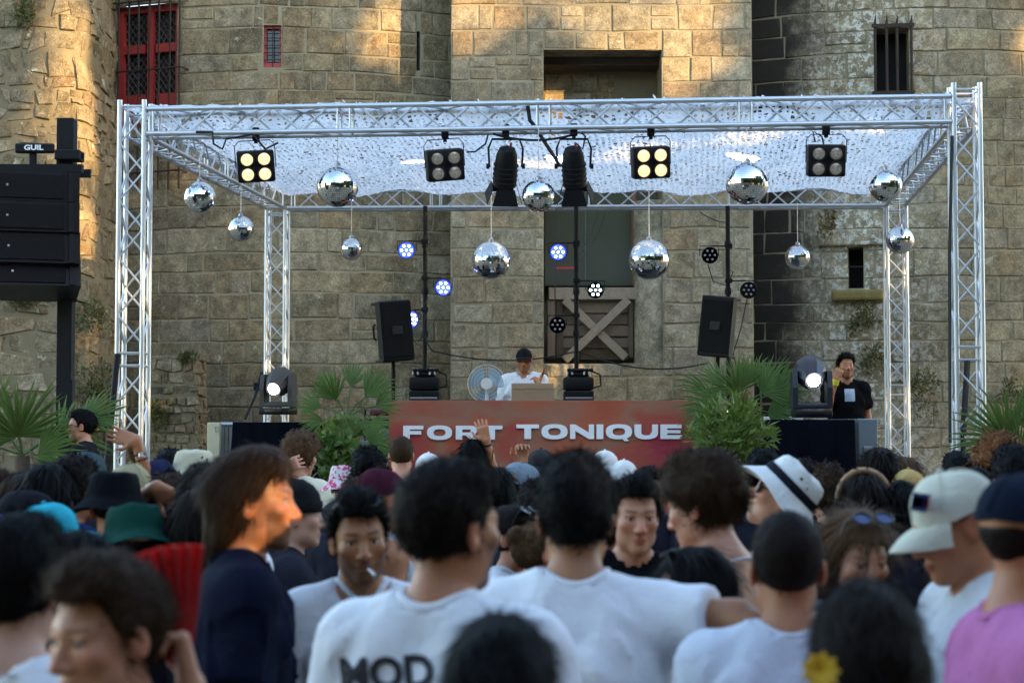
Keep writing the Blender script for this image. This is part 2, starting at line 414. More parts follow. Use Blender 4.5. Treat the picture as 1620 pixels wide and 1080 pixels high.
# --- right round tower
RG = (6.4, 32.4, 6.0); SR = cyl(*RG)
rt = thing('castle_tower', 'round granite tower with soot and white lichen, right of the gatehouse', 'tower', (RG[0], RG[1], 0))
HB = cyl_rect(1386, 1438, 44, 150, RG); HQ = cyl_rect(1342, 1366, 391, 456, RG)
core(rt, SR, lin(-4.5, 6.5, 30), lin(0, 10.6, 10), [HB, HQ], M_MORTAR)
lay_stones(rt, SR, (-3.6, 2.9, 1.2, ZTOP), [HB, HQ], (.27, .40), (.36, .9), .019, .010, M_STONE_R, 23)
for H_ in (HB, HQ):
    c, n, q = reveal(rt, SR, H_, .45, M_STONE, mat_back=M_BLACKHOLE)
    tn = Vector((-n.y, n.x, 0)); FM = Matrix((tn, -n, up)).transposed(); wc = (q[0]+q[1]+q[2]+q[3])/4; ww, wh = (q[1]-q[0]).length, (q[2]-q[1]).length
    if H_ is HB:
        for k, x in enumerate((-ww/2-.02, -.09, .06, ww/2+.03)):
            mm = MB(); mm.tube([wc+FM @ Vector((x, -.1, -wh/2-.04)), wc+FM @ Vector((x, -.1, wh/2+.06)), wc+FM @ Vector((x+.01, -.12, wh/2+.16))], [.022, .022, .004], 6); mm.build('grille_bar', M_IRON, rt)
        for z in (wh/2+.01, -wh/2+.01):
            mm = MB(); mm.box(wc+FM @ Vector((0, -.115, z)), (ww+.14, .03, .05), FM); mm.build('grille_bar', M_IRON, rt)
    else:
        mm = MB(); mm.tube([wc+FM @ Vector((-ww/2, .08, .02)), wc+FM @ Vector((ww/2, .08, .02))], .012, 6); mm.build('window_bar', M_IRON, rt)
        mm = MB(); mm.bbox(wc+FM @ Vector((.02, -.07, -wh/2-.11)), (.75, .22, .16), .04, FM)
        mm.build('window_sill', pm('mossy_sill', (.17, .13, .04), .95, 0, .5, 6, .6, 20), rt)
        mm = MB(); mm.bbox(wc+FM @ Vector((.1, -.02, wh/2+.14)), (1.3, .16, .24), .03, FM); mm.build('lintel', M_STONE_R, rt)
# --- gatehouse block
GY = 26.0
def SF(u, z): return Vector((u, GY, z)), Vector((0, -1, 0))
gx0, gx1 = at(713, 300, GY).x, at(1191, 300, GY).x
gh = thing('gatehouse', 'flat granite gatehouse front with tall drawbridge recess between the two round towers', 'gatehouse', ((gx0+gx1)/2, GY, 0))
HG = (at(860, 80, GY).x, at(1047, 80, GY).x, at(950, 575, GY).z, at(950, 79, GY).z)
core(gh, SF, lin(gx0, gx1, 6), lin(0, 10.6, 8), [HG], M_MORTAR)
lay_stones(gh, SF, (gx0, gx1, 1.2, ZTOP), [HG], (.28, .43), (.3, .85), .025, .009, M_STONE_MID, 37)
m = MB()                                               # side walls of the block
for x, s in ((gx0, 1), (gx1, -1)): m.box((x+s*.31, GY+.86, 5.3), (.6, 1.7, 10.6))
m.build('flank', M_STONE, gh)
# recess: jambs, back wall, ceiling
m = MB(); D = 1.15; u0, u1, z0, z1 = HG
m.add([(u0, GY, z0), (u0, GY+D, z0), (u0, GY+D, z1), (u0, GY, z1)], [(0, 1, 2, 3)])
m.add([(u1, GY, z0), (u1, GY+D, z0), (u1, GY+D, z1), (u1, GY, z1)], [(3, 2, 1, 0)])
m.add([(u0, GY, z1), (u1, GY, z1), (u1, GY+D, z1), (u0, GY+D, z1)], [(0, 3, 2, 1)])
m.add([(u0, GY, z0), (u1, GY, z0), (u1, GY+D, z0), (u0, GY+D, z0)], [(0, 1, 2, 3)])
m.build('reveal', M_STONE, gh)
def SB(u, z): return Vector((u, GY+D-.1, z)), Vector((0, -1, 0))
zb0, zb1 = at(920, 345, GY+D).z, at(920, 119, GY+D).z
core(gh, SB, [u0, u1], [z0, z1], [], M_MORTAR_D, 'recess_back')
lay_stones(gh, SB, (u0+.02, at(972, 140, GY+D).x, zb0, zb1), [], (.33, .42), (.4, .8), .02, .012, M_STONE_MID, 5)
m = MB(); m.box(((u0+u1)/2, GY+.75, zb1+.16), (u1-u0-.01, .5, .28)); m.build('lintel_beam', pm('old_dark_oak', (.05, .035, .022), .85, 0, .3, 12, .4), gh)
m = MB(); jx = at(1010, 300, GY+.6).x
m.tube([(jx+.27, GY+.42, z0), (jx+.27, GY+.42, at(1000, 320, GY+.4).z)], .36, 14); m.build('round_jamb', M_STONE_MID, gh, smooth=R(50))
# tall glazed panel in the gate
M_GPANE = NT('greenish_glass').set(.12, 0, .25)
M_GPANE.col(M_GPANE.mix(M_GPANE.noise(1.2, 3, .5, M_GPANE.pos()), (.05, .052, .034), (.085, .085, .055))); M_GPANE = M_GPANE.m
yp = GY+.62; pa, pb = at(862, 452, yp), at(1000, 330, yp)
m = MB(); m.box(((pa.x+pb.x)/2, yp, (pa.z+pb.z)/2+.25), (pb.x-pa.x, .03, pb.z-pa.z+.5)); gp = m.build('window', M_GPANE, gh)
M_WOOD = NT('weathered_wood').set(.85, 0, .2)
mp = M_WOOD.n('Mapping'); mp.inputs['Scale'].default_value = (14, 14, 3); M_WOOD.l(M_WOOD.pos(), mp.inputs[0])
f = M_WOOD.noise(3, 7, .7, mp.outputs[0]); rr = M_WOOD.ramp(M_WOOD.rand(), [(0, (.11, .075, .045)), (.5, (.17, .12, .075)), (1, (.23, .17, .115))])
M_WOOD.col(M_WOOD.mix(f, M_WOOD.mix(.6, rr, (.4, .38, .36), 'MULTIPLY'), rr)); M_WOOD.bump(f, .6, .02); M_WOOD = M_WOOD.m
M_WOODL = pm('silvery_oak', (.25, .19, .125), .85, 0, .35, 10, .5, 30)
m = MB(); m.box((pb.x+.02, yp-.02, (pa.z+pb.z)/2+.25), (.06, .07, pb.z-pa.z+.5)); m.build('frame', pm('reddish_frame', (.2, .085, .04), .8), gp)
m = MB(); m.box((at(926, 400, yp).x, yp-.022, (pa.z+pb.z)/2+.25), (.012, .01, pb.z-pa.z+.5)); m.build('glazing_bar', M_LEAD, gp)
m = MB(); q = at(894, 424, yp); m.box((q.x, yp-.02, q.z), (.26, .006, .035)); m.build('red_strip', pm('red_sticker', (.4, .03, .03), .6), gp)
# timber gate with a saltire
tg = thing('timber_gate', 'weathered wooden gate with diagonal cross bracing in the gatehouse recess', 'gate', (at(950, 560, GY+.35).x, GY+.35, HG[2]))
yg = GY+.38
def pl(name, x0, y0, x1, y1, yy, th, mat, wpx=None):
    a, b = at(x0, y0, yy), at(x1, y1, yy); mm = MB()
    mm.bbox(((a.x+b.x)/2, yy, (a.z+b.z)/2), (abs(b.x-a.x), th, abs(b.z-a.z)), .008); return mm.build(name, mat, tg)
yv = 478
for k in range(5):
    pl('plank', 884, yv+k*18.5+1.2*(k % 2), 1002, yv+k*18.5+17, yg+.05+.012*(k % 2), .04, M_WOOD)
pl('rail', 868, 455, 1026, 474, yg-.03, .08, M_WOODL)
for x, w in ((866, 12), (880, 11), (994, 8), (1004, 9), (1015, 7), (1024, 9), (1036, 10)): pl('upright_plank', x, 472 if x < 990 else 459, x+w, 566, yg-.01+.02*((x//3) % 2), .05, M_WOOD)
for (a_, b_) in (((893, 474), (990, 566)), ((994, 474), (893, 570))):
    p, q = at(*a_, yg-.06), at(*b_, yg-.06); dv = q-p; mm = MB()
    M = Matrix.Rotation(-math.atan2(dv.z, dv.x), 3, 'Y'); off = .0 if b_[0] > 950 else .055
    mm.bbox((p+q)/2+Vector((0, -off, 0)), (dv.length, .05, .12), .008, M); mm.build('brace', M_WOODL, tg)
# --- left rubble buttress, its right end catches the low sun
bt = thing('ruined_buttress', 'lichen covered rubble buttress wall at the far left behind the line array', 'wall', (-7.0, 24.6, 0))
BY = 24.5; rc = .45
def bx(z): return at(126, 0, BY).x + .028*(8-z) + .045*max(0, 4.5-z)
rnb = random.Random(3); wob = [rnb.uniform(-.06, .06) for _ in range(40)]
def SBt(u, z):
    e = bx(z)+wob[int(z*3) % 40]*(1-(z*3 % 1))+wob[(int(z*3)+1) % 40]*(z*3 % 1)
    if u < 0: return Vector((e-rc+u, BY, z)), Vector((0, -1, 0))
    L = rc*math.pi/2
    if u < L: a = u/rc; return Vector((e-rc+rc*math.sin(a), BY+rc-rc*math.cos(a), z)), Vector((math.sin(a), -math.cos(a), 0))
    return Vector((e, BY+rc+u-L, z)), Vector((1, 0, 0))
core(bt, SBt, [-4, -3, -2, -1, -.5, 0, .12, .24, .36, .48, .6, .72, 1.5, 3], lin(0, 10.6, 32), [], M_MORTAR_D)
lay_stones(bt, SBt, (-1.6, 2.6, 1.4, ZTOP), [], (.15, .34), (.16, .55), .035, .026, M_RUBBLE, 8, depth=.012, crooked=.25, thick=.1)
# --- low ruined pillar in front of the left tower
rp = thing('ruined_pillar', 'low rubble masonry stub at the foot of the left tower beside the truss', 'masonry', (-4.4, 24.9, 0))
YR = 24.6
def SP(u, z):
    a, b = at(238, 640, YR).x, at(306, 566, YR).x
    w = b-a; e0, e1 = a, b+.12*(2.9-z)*.5
    L = e1-e0
    if u < 0: return Vector((e0, YR-u, z)), Vector((-1, 0, 0))
    if u <= 1: return Vector((e0+u*L, YR, z)), Vector((0, -1, 0))
    return Vector((e1, YR+(u-1), z)), Vector((1, 0, 0))
zt = at(270, 566, YR).z
core(rp, SP, [-.9, 0, .5, 1, 1.9], lin(0, zt-.03, 6), [], M_MORTAR_D)
lay_stones(rp, SP, (0, 1.88, 1.2, zt), [], (.1, .2), (.16, .42), .03, .03, M_RUBBLE, 17, depth=.02, crooked=.2, thick=.05)
m = MB(); m.bbox((SP(.5, zt)[0].x, YR+.4, zt+.0), (.68, .85, .06), .02); m.build('capping', M_RUBBLE, rp)
# ---------------------------------------------------------------- trees behind the viewer: they shade the court and have gaps carved to let chosen sun flecks through
M_BARK = pm('bark', (.09, .065, .045), .95, 0, .4, 6, .8, 12)
tl = NT('tree_leaves').set(.6, 0, .3)
tl.col(tl.ramp(tl.noise(.9, 3, .6, tl.pos()), [(.3, (.03, .05, .012)), (.7, (.075, .1, .03))]))
M_LEAF = tl.m
patch = [  # sun flecks wanted, gaps carved for each: photo point, distance, radius
 (1000, 55, 26, .30), (965, 35, 26, .16), (1040, 75, 26, .2), (930, 20, 26, .14), (1100, 100, 26, .16), (1085, 60, 26, .13), (745, 30, 26, .16),
 (800, 25, 26, .12), (615, 62, 26.5, .28), (640, 20, 26.5, .16), (668, 92, 26.5, .16), (905, 150, 27, .22), (1092, 15, 26, .12), (1060, 140, 26, .12),
 (128, 60, 24.6, .22), (135, 120, 24.6, .3), (128, 185, 24.6, .38), (140, 250, 24.7, .3), (142, 330, 24.7, .26), (146, 395, 24.7, .22), (155, 545, 24.8, .3), (160, 640, 24.8, .3), (112, 30, 24.6, .2), (100, 130, 24.6, .16),
 (1612, 290, 27, .2), (1600, 200, 27, .12), (1560, 100, 27, .1), (200, 300, 27, .2),
 (232, 640, 17.3, .12), (238, 450, 17.3, .1), (1405, 430, 23, .15), (1402, 650, 23, .12),
 (432, 780, 4.6, .06), (434, 830, 4.6, .05), (775, 830, 3.6, .0), (1590, 250, 27, .15)]
TG = [(at(px, py, Y), r_) for px, py, Y, r_ in patch]
def tree(i, x, y, H, rad, zc0, seed, label):
    rnd = np.random.default_rng(seed)
    t = thing('tree', label, 'tree', (x, y, 0), 0, 'trees behind the crowd')
    m = MB(); m.tube([(x, y, 0), (x+.1, y, H*.3), (x-.1, y+.2, H*.6), (x, y, H*.9)], [.45, .34, .22, .06], 9); m.build('trunk', M_BARK, t, True)
    m = MB(); rr = random.Random(seed)
    for k in range(9):
        z = zc0+(H-zc0)*(.1+.07*k); a = k*2.4; L = rad*.75
        m.tube([(x, y, z), (x+math.cos(a)*L*.5, y+math.sin(a)*L*.5, z+.9), (x+math.cos(a)*L, y+math.sin(a)*L, z+1.2)], [.13, .08, .02], 5)
    m.build('limb', M_BARK, t, True)
    n = 5200; zc, rz = (H+zc0)/2, (H-zc0)/2
    d = rnd.normal(size=(n, 3)); d /= np.linalg.norm(d, axis=1)[:, None]; rad_ = rnd.random(n)**.36
    lob = 1+.16*np.sin(d[:, 0]*5+seed)*np.sin(d[:, 2]*6+seed*2)
    C = d*(rad_*lob)[:, None]*np.array([rad, rad, rz])+np.array([x, y, zc])
    keep = np.ones(n, bool); Sv = np.array(SUN)
    for p, r_ in TG:
        q = C-np.array(p); tt = q@Sv; dd = np.linalg.norm(q-tt[:, None]*Sv, axis=1); keep &= ~((dd < r_+.24) & (tt > 0))  # leaves on the chosen sun rays removed, shaping the flecks
    C = C[keep]; n = len(C)
    a = rnd.normal(size=(n, 3)); a /= np.linalg.norm(a, axis=1)[:, None]; b = np.cross(a, rnd.normal(size=(n, 3))); b /= np.linalg.norm(b, axis=1)[:, None]
    s = rnd.uniform(.26, .42, n)[:, None]
    V = np.stack([C-a*s, C+b*s*.7, C+a*s, C-b*s*.7], 1).reshape(-1, 3)-np.array([x, y, 0])
    o = npmesh('crown', V, np.arange(4*n).reshape(-1, 4), M_LEAF, t, False); o['kind'] = 'stuff'
Sh = Vector((.8, -.6)); Th = Vector((.6, .8))
k = 0
for D_, tau, H, rad, z0 in ((21, -5, 17, 4.6, 1.0), (22, 1, 19, 4.8, 1.0), (21, 7, 21, 5.0, 1.0), (22, 13, 22, 5.0, 1.2), (21, 19, 22.5, 5.0, 1.2), (22, 25, 23, 5.0, 1.2), (21, 31, 21, 4.8, 1.2),
                            (27, 4, 22, 5.2, 1.2), (27, 11, 24, 5.4, 1.2), (27, 18, 25, 5.4, 1.2), (27, 25, 25, 5.4, 1.2), (24, -12, 14, 4.6, 1), (15.5, 5, 9, 4.6, .4), (15.5, 14, 9, 4.6, .4), (16, -4, 9, 4.6, .4), (17, 22, 9, 4.6, .4), (25, -20, 13, 4.4, 1), (24, -28, 12, 4.4, 1), (22, -36, 12, 4.4, 1)):  # the low near trees are added to block stray sun
    p = Sh*D_+Th*tau; k += 1
    tree(k, p.x, p.y, H, rad, z0, 40+k, 'tall leafy tree standing behind the crowd on the sunset side')


for x, y, H_, rad, z0 in ((-11, -6, 12, 5, 3.5), (0, -14, 14, 5.5, 2.5), (9.5, -7, 11, 4.4, 3.8)):
    k += 1; tree(k, x, y, H_, rad, z0, 60+k, 'spreading leafy tree over the back of the crowd')  # unseen trees added to keep sky light off the crowd

for i_ in range(8):
    x = -15.5+i_*4.4; k += 1; tree(k, x, -9.5-(i_ % 2)*1.6+.12*x, 12.5+(i_*7 % 3), 4.2, 1.0, 80+k, 'leafy tree in the row closing the court behind the crowd')  # unseen row added to cut low sky light from behind
# ---------------------------------------------------------------- stage trusses
M_ALU = pm('brushed_aluminium', (.62, .64, .66), .42, .75, .1, 6)
M_BLACK = pm('black_powder_coat', (.008, .008, .009), .6, 0, .25, 12, .1, spec=.2)
M_BLACKP = pm('black_plastic', (.008, .008, .009), .5, 0, .2, 9, .15, 90, spec=.2)
M_RUBBER = pm('black_rubber', (.010, .010, .010), .7, 0, 0)
M_STEEL = pm('steel', (.4, .41, .42), .4, .8, .1)
M_FABB = pm('black_stage_cloth', (.004, .005, .009), .95, 0, .3, 5, .5, 25, spec=.04)
def unit_bar(name, r, n=6):
    m = MB(); m.tube([(0, 0, 0), (0, 0, 1)], r, n); me = m.build(name, M_ALU, None, True); d = me.data; bpy.data.objects.remove(me); return d
BR = unit_bar('brace', .0105); 
def bar(root, a, b, me=BR, name='brace'):
    o = bpy.data.objects.new(name, me); d = b-a; o.rotation_mode = 'QUATERNION'; o.location = a-root.location
    o.rotation_quaternion = d.to_track_quat('Z', 'Y'); o.scale = (1, 1, d.length); return link(o, root)
def truss(name, label, A, B, side, upv, wid=.24, pitch=.27, endlad=.24, group=None, faces=(0, 1, 2, 3), phase=0):
    """box truss from A to B (centre line); side and upv unit vectors across it"""
    root = thing(name, label, 'truss', A, 0, group)
    h = wid/2; cs = [(-h, -h), (h, -h), (h, h), (-h, h)]
    P = lambda k, s: A.lerp(B, s)+side*cs[k][0]+upv*cs[k][1]
    L = (B-A).length
    for k in range(4):
        m = MB(); m.tube([P(k, 0), P(k, .5), P(k, 1)], .0245, 10); m.build('chord', M_ALU, root, True)
    seg = 2.0 if L > 6 else L/2
    nseg = max(1, round(L/seg)); seg = L/nseg
    for f_ in faces:
        a, b = f_, (f_+1) % 4
        for sgm in range(nseg):
            s0, s1 = sgm*seg+.06, (sgm+1)*seg-.06
            for s in (s0, s1): bar(root, P(a, s/L), P(b, s/L))
            i0, i1 = s0+endlad*.35, s1-endlad*.35; n = max(2, 2*round((i1-i0)/pitch/2))
            for i in range(n):
                u, v = i0+(i1-i0)*i/n, i0+(i1-i0)*(i+1)/n
                if (i+f_+phase) % 2: bar(root, P(a, u/L), P(b, v/L))
                else: bar(root, P(b, u/L), P(a, v/L))
    return root
FL = at(210, 600, 17.4); FR = at(1531, 600, 16.9); BL = at(438, 500, 23.2); BR_ = at(1418, 500, 22.9)
zt = 4.83; UP = Vector((0, 0, 1))
fx = (FR-FL); fx.z = 0; fx.normalize(); sx = (BL-FL); sx.z = 0; sx.normalize(); sy = Vector((-fx.y, fx.x, 0))
gT = 'aluminium truss towers of the stage'; gB = 'aluminium truss beams under the net'
flat = lambda p, z: Vector((p.x, p.y, z))
for p, top, lab, ph in ((FL, 5.04, 'front truss tower on the side of the line array', 0), (FR, 5.11, 'front truss tower beside the right palm, tallest of the four', 1),
                    (BL, 4.7, 'rear truss tower behind the grey moving head light', 0), (BR_, 4.7, 'rear truss tower behind the man in black t-shirt', 1)):
    t = truss('truss_tower', lab, flat(p, .03), flat(p, top), fx, sy, group=gT, phase=ph)
    m = MB(); m.bbox((p.x, p.y, .015), (.6, .6, .03), .008); m.build('base_plate', M_STEEL, t)
h = .145
truss('truss_beam', 'long front truss beam with the lamps clamped under it', flat(FL, zt)+fx*h, flat(FR, zt+.035)-fx*h, sy, UP, group=gB, pitch=.235)
truss('truss_beam', 'rear truss beam along the back of the net roof', flat(BL, zt)+fx*h, flat(BR_, zt)-fx*h, sy, UP, group=gB, phase=1)
truss('truss_beam', 'side truss beam receding from the tower by the line array', flat(FL, zt)+sx*h, flat(BL, zt)-sx*h, Vector((sx.y, -sx.x, 0)), UP, group=gB)
truss('truss_beam', 'side truss beam receding from the tallest tower', flat(FR, zt+.02)+sx*h, flat(BR_, zt)-sx*h, Vector((sx.y, -sx.x, 0)), UP, group=gB, phase=1)
# ---------------------------------------------------------------- camouflage net roof
tn_ = NT('white_net_cloth').set(.8, 0, .2)
tn_.col(tn_.mix(tn_.noise(2.2, 5, .6, tn_.pos()), (.86, .86, .86), (.93, .92, .91)))
trl = tn_.n('BsdfTranslucent'); trl.inputs[0].default_value = (.92, .9, .88, 1)
ms = tn_.n('MixShader'); ms.inputs[0].default_value = .6
tn_.l(tn_.b.outputs[0], ms.inputs[1]); tn_.l(trl.outputs[0], ms.inputs[2]); tn_.l(ms.outputs[0], tn_.t.nodes['Material Output'].inputs[0])
rng = np.random.default_rng(5); NX, NY = 132, 96
zn = 5.0
def qpos(a, b):
    A, B, C, D = [np.array(flat(p, zn)) for p in (FL, FR, BR_, BL)]
    a = a[..., None]; b = b[..., None]
    return (A*(1-a)+B*a)*(1-b)+(D*(1-a)+C*a)*b
ga, gb = np.meshgrid(np.linspace(-.012, 1.012, NX+1), np.linspace(-.022, 1.03, NY+1), indexing='ij')
ga2 = ga+rng.normal(0, .0013, ga.shape); gb2 = gb+rng.normal(0, .0016, gb.shape)
G = qpos(ga2, gb2)
inside = np.clip(np.minimum(np.minimum(ga, 1-ga)*8, np.minimum(gb, 1-gb)*6)*4, 0, 1)
G[..., 2] += -.02-inside*(.09+.035*np.sin(gb*15.5+.6)+.025*np.sin(ga*21)*np.sin(gb*9)+.03*np.sin(ga*47+gb*8))+rng.normal(0, .0045, ga.shape)
edge = (gb < .004) | (ga < .004) | (ga > .996); G[..., 2] += edge*rng.uniform(-.02, .012, ga.shape)
c0, c1, c2, c3 = G[:-1, :-1], G[1:, :-1], G[1:, 1:], G[:-1, 1:]
cen = (c0+c1+c2+c3)/4; hs = np.clip(rng.normal(.37, .14, cen.shape[:2])+.1*np.sin(np.arange(NX)*.21)[:, None]*np.sin(np.arange(NY)*.33)[None], .06, .84)[..., None]
ins = [cen+(c-cen)*hs*rng.uniform(.75, 1.15, hs.shape)+np.concatenate([rng.normal(0, .004, hs.shape), rng.normal(0, .004, hs.shape), rng.normal(-.004, .007, hs.shape)], -1) for c in (c0, c1, c2, c3)]
allv = np.stack([c0, c1, c2, c3]+ins, 2).reshape(-1, 3)
nb = np.arange(NX*NY)[:, None]*8
F = np.concatenate([nb+np.array(q) for q in ((0, 1, 5, 4), (1, 2, 6, 5), (2, 3, 7, 6), (3, 0, 4, 7))])
net = npmesh('net_roof', allv, F, tn_.m, None, False)
tag(net, 'white perforated camouflage net stretched over the truss frame', 'net')
# little tufts of net along the front
tv = []; 
for i in range(140):
    a = rng.random(); p = np.array(flat(FL, 0))*(1-a)+np.array(flat(FR, 0))*a; p = p+np.array([0, rng.uniform(-.16, .1), 4.965+.035*a+rng.uniform(-.01, .01)])
    d1 = rng.normal(0, .02, 3); d2 = rng.normal(0, .018, 3); d1[2] = abs(d1[2])*.8; tv += [p, p+d1, p+d1+d2, p+d2]
tf = npmesh('net_tufts', np.array(tv)-0, np.arange(len(tv)).reshape(-1, 4), tn_.m, net, False); tf['kind'] = 'stuff'
# ---------------------------------------------------------------- stage deck and riser
SZ = .95
deck = thing('stage_deck', 'low black stage platform behind the crowd', 'stage', (.4, 20.3, 0))
m = MB(); m.bbox((.45, 20.4, SZ-.06), (7.4, 4.9, .12), .01); m.build('deck_panel', pm('black_plywood', (.03, .03, .03), .7), deck)
m = MB(); m.box((.45, 17.98, .44), (7.3, .02, .86)); m.build('skirt', M_FABB, deck)
for x in (-3, -.6, 1.6, 3.9):
    for y in (18.2, 22.6): m = MB(); m.box((x, y, .41), (.07, .07, .82)); m.build('leg', M_STEEL, deck)
# ---------------------------------------------------------------- DJ booth front with lettering
bn = NT('painted_banner').set(.55, 0, .3); P = bn.obj()
mpp = bn.n('Mapping'); mpp.inputs['Scale'].default_value = (1, 1, 1.6); mpp.inputs['Rotation'].default_value = (0, .5, 0); bn.l(P, mpp.inputs[0])
c_ = bn.ramp(bn.noise(.95, 1.6, .5, mpp.outputs[0], .35), [(.3, (.36, .075, .035)), (.42, (.39, .10, .05)), (.5, (.31, .14, .085)), (.58, (.37, .075, .045)), (.7, (.36, .035, .055))])
bn.col(bn.mix(bn.math('MULTIPLY', bn.step(bn.noise(9, 6, .7, mpp.outputs[0], .5), .5, .8), .25), c_, (.36, .22, .15)))
BYY = 18.5
a, b = at(615, 633, BYY), at(1096, 631, BYY)
booth = thing('dj_booth', 'red painted booth front with white raised FORT TONIQUE lettering', 'dj booth', ((a.x+b.x)/2, BYY, SZ))
m = MB(); m.bbox(((a.x+b.x)/2, BYY+.015, (SZ+a.z)/2), (b.x-a.x, .03, a.z-SZ), .004); m.build('front_panel', bn.m, booth)
m = MB(); m.bbox(((a.x+b.x)/2, BYY+.42, a.z-.12), (b.x-a.x-.1, .7, .04), .006); m.build('tabletop', M_BLACK, booth)
for x in (a.x+.1, b.x-.1): m = MB(); m.box((x, BYY+.6, (SZ+a.z-.14)/2), (.05, .05, a.z-.14-SZ)); m.build('leg', M_STEEL, booth)
M_LET = pm('white_letter_board', (.86, .87, .88), .5, 0, .04)
def ring(cx, cy, rx, ry, tx, ty, a0=0, a1=360, n=26, e=2.5):
    out = []
    def pt(q, rx, ry):
        c, s = math.cos(q), math.sin(q); return (cx+rx*math.copysign(abs(c)**(2/e), c), cy+ry*math.copysign(abs(s)**(2/e), s))
    for i in range(n):
        q0, q1 = R(a0+(a1-a0)*i/n), R(a0+(a1-a0)*(i+1)/n)
        out.append([pt(q0, rx, ry), pt(q1, rx, ry), pt(q1, rx-tx, ry-ty), pt(q0, rx-tx, ry-ty)])
    return out
rc_ = lambda x0, x1, y0, y1: [(x0, y0), (x1, y0), (x1, y1), (x0, y1)]
V_, H_ = .47, .27
def glyph(c):
    if c == 'F': return [rc_(0, V_, 0, 1), rc_(V_, 1.45, 1-H_, 1), rc_(V_, 1.3, .36, .36+H_)], 1.45
    if c == 'E': return [rc_(0, V_, 0, 1), rc_(V_, 1.45, 1-H_, 1), rc_(V_, 1.38, .39, .39+.22), rc_(V_, 1.45, 0, H_)], 1.45
    if c == 'T': return [rc_(0, 1.55, 1-H_, 1), rc_(.775-V_/2, .775+V_/2, 0, 1-H_)], 1.55
    if c == 'I': return [rc_(0, V_, 0, 1)], V_
    if c == 'N': return [rc_(0, .36, 0, 1), rc_(1.29, 1.65, 0, 1), [(.36, .55), (1.29, 0), (1.29, .45), (.36, 1)]], 1.65
    if c == 'O': return ring(.9, .5, .9, .52, V_, H_), 1.8
    if c == 'Q': return ring(.9, .5, .9, .52, V_, H_)+[[(.95, .2), (1.2, .22), (1.62, -.12), (1.3, -.16)]], 1.8
    if c == 'U': return [rc_(0, V_, .45, 1), rc_(1.22, 1.62, .45, 1)]+ring(.81, .45, .81, .47, V_, H_, 180, 360, 14), 1.62
    if c == 'R': return [rc_(0, V_, 0, 1), rc_(V_, 1.05, 1-H_, 1), rc_(V_, 1.05, .3, .52)]+ring(1.05, .65, .45, .35, V_*.9, H_, -90, 90, 12)+[[(.72, .3), (1.08, 0), (1.58, 0), (1.2, .32)]], 1.55
def write(word, px0, px1, pyb, pyt, Y, parent, th=.025):
    p0, p1 = at(px0, pyb, Y), at(px1, pyb, Y); hh = at(px0, pyt, Y).z-p0.z
    gs = [glyph(c) for c in word]; tot = sum(g_[1] for g_ in gs); gap = (p1.x-p0.x-tot*hh*SCW)/(len(word)-1); x = p0.x
    for (ps, w), c in zip(gs, word):
        m = MB()
        for po in ps: m.prism(po, th+(.002 if min(q_[1] for q_ in po) < -.1 else 0), lambda u, v, d, x=x: (x+u*hh*SCW, Y-d, p0.z+v*hh))
        m.build('letter', M_LET, parent); x += w*hh*SCW+gap
SCW = 1.0
write('FORT', 638, 795, 695, 673, BYY-.004, booth)
write('TONIQUE', 817, 1078, 694, 671, BYY-.004, booth)
# ---------------------------------------------------------------- lamps under the front beam
tb = NT('mirror_tiles'); tb.set(.06, 1, .5); tb.col((.82, .84, .86)); M_MIRR = tb.m
M_BULB = pm('warm_reflector', (.62, .5, .3), .28, .85, 0)
def lens_mat(name, c0, c1, e):
    t = NT(name).set(.22, .35, .6); l = t.n('LayerWeight'); f = t.noise(45, 3, .6, t.obj()); c = t.mix(t.step(f, .3, .7), c0, c1); t.col(c)
    t.l(c, t.b.inputs['Emission Color']); t.b.inputs['Emission Strength'].default_value = e; return t.m
M_BULB2 = lens_mat('lit_lens', (.78, .55, .26), (1, .8, .46), .2)
M_BULBO = pm('unlit_reflector', (.55, .52, .47), .25, .9, 0)
M_BULBO2 = lens_mat('faint_glow_lens', (.2, .18, .15), (.42, .38, .32), .03)  # faint glow put into the lenses of lamps that are off
TYF = 17.15
def clamp(root, x, y, z, top):
    m = MB(); m.box((x, y, (z+top)/2), (.035, .03, top-z)); m.bbox((x, y, top), (.07, .07, .12), .012); return m.build('clamp', M_BLACK, root)
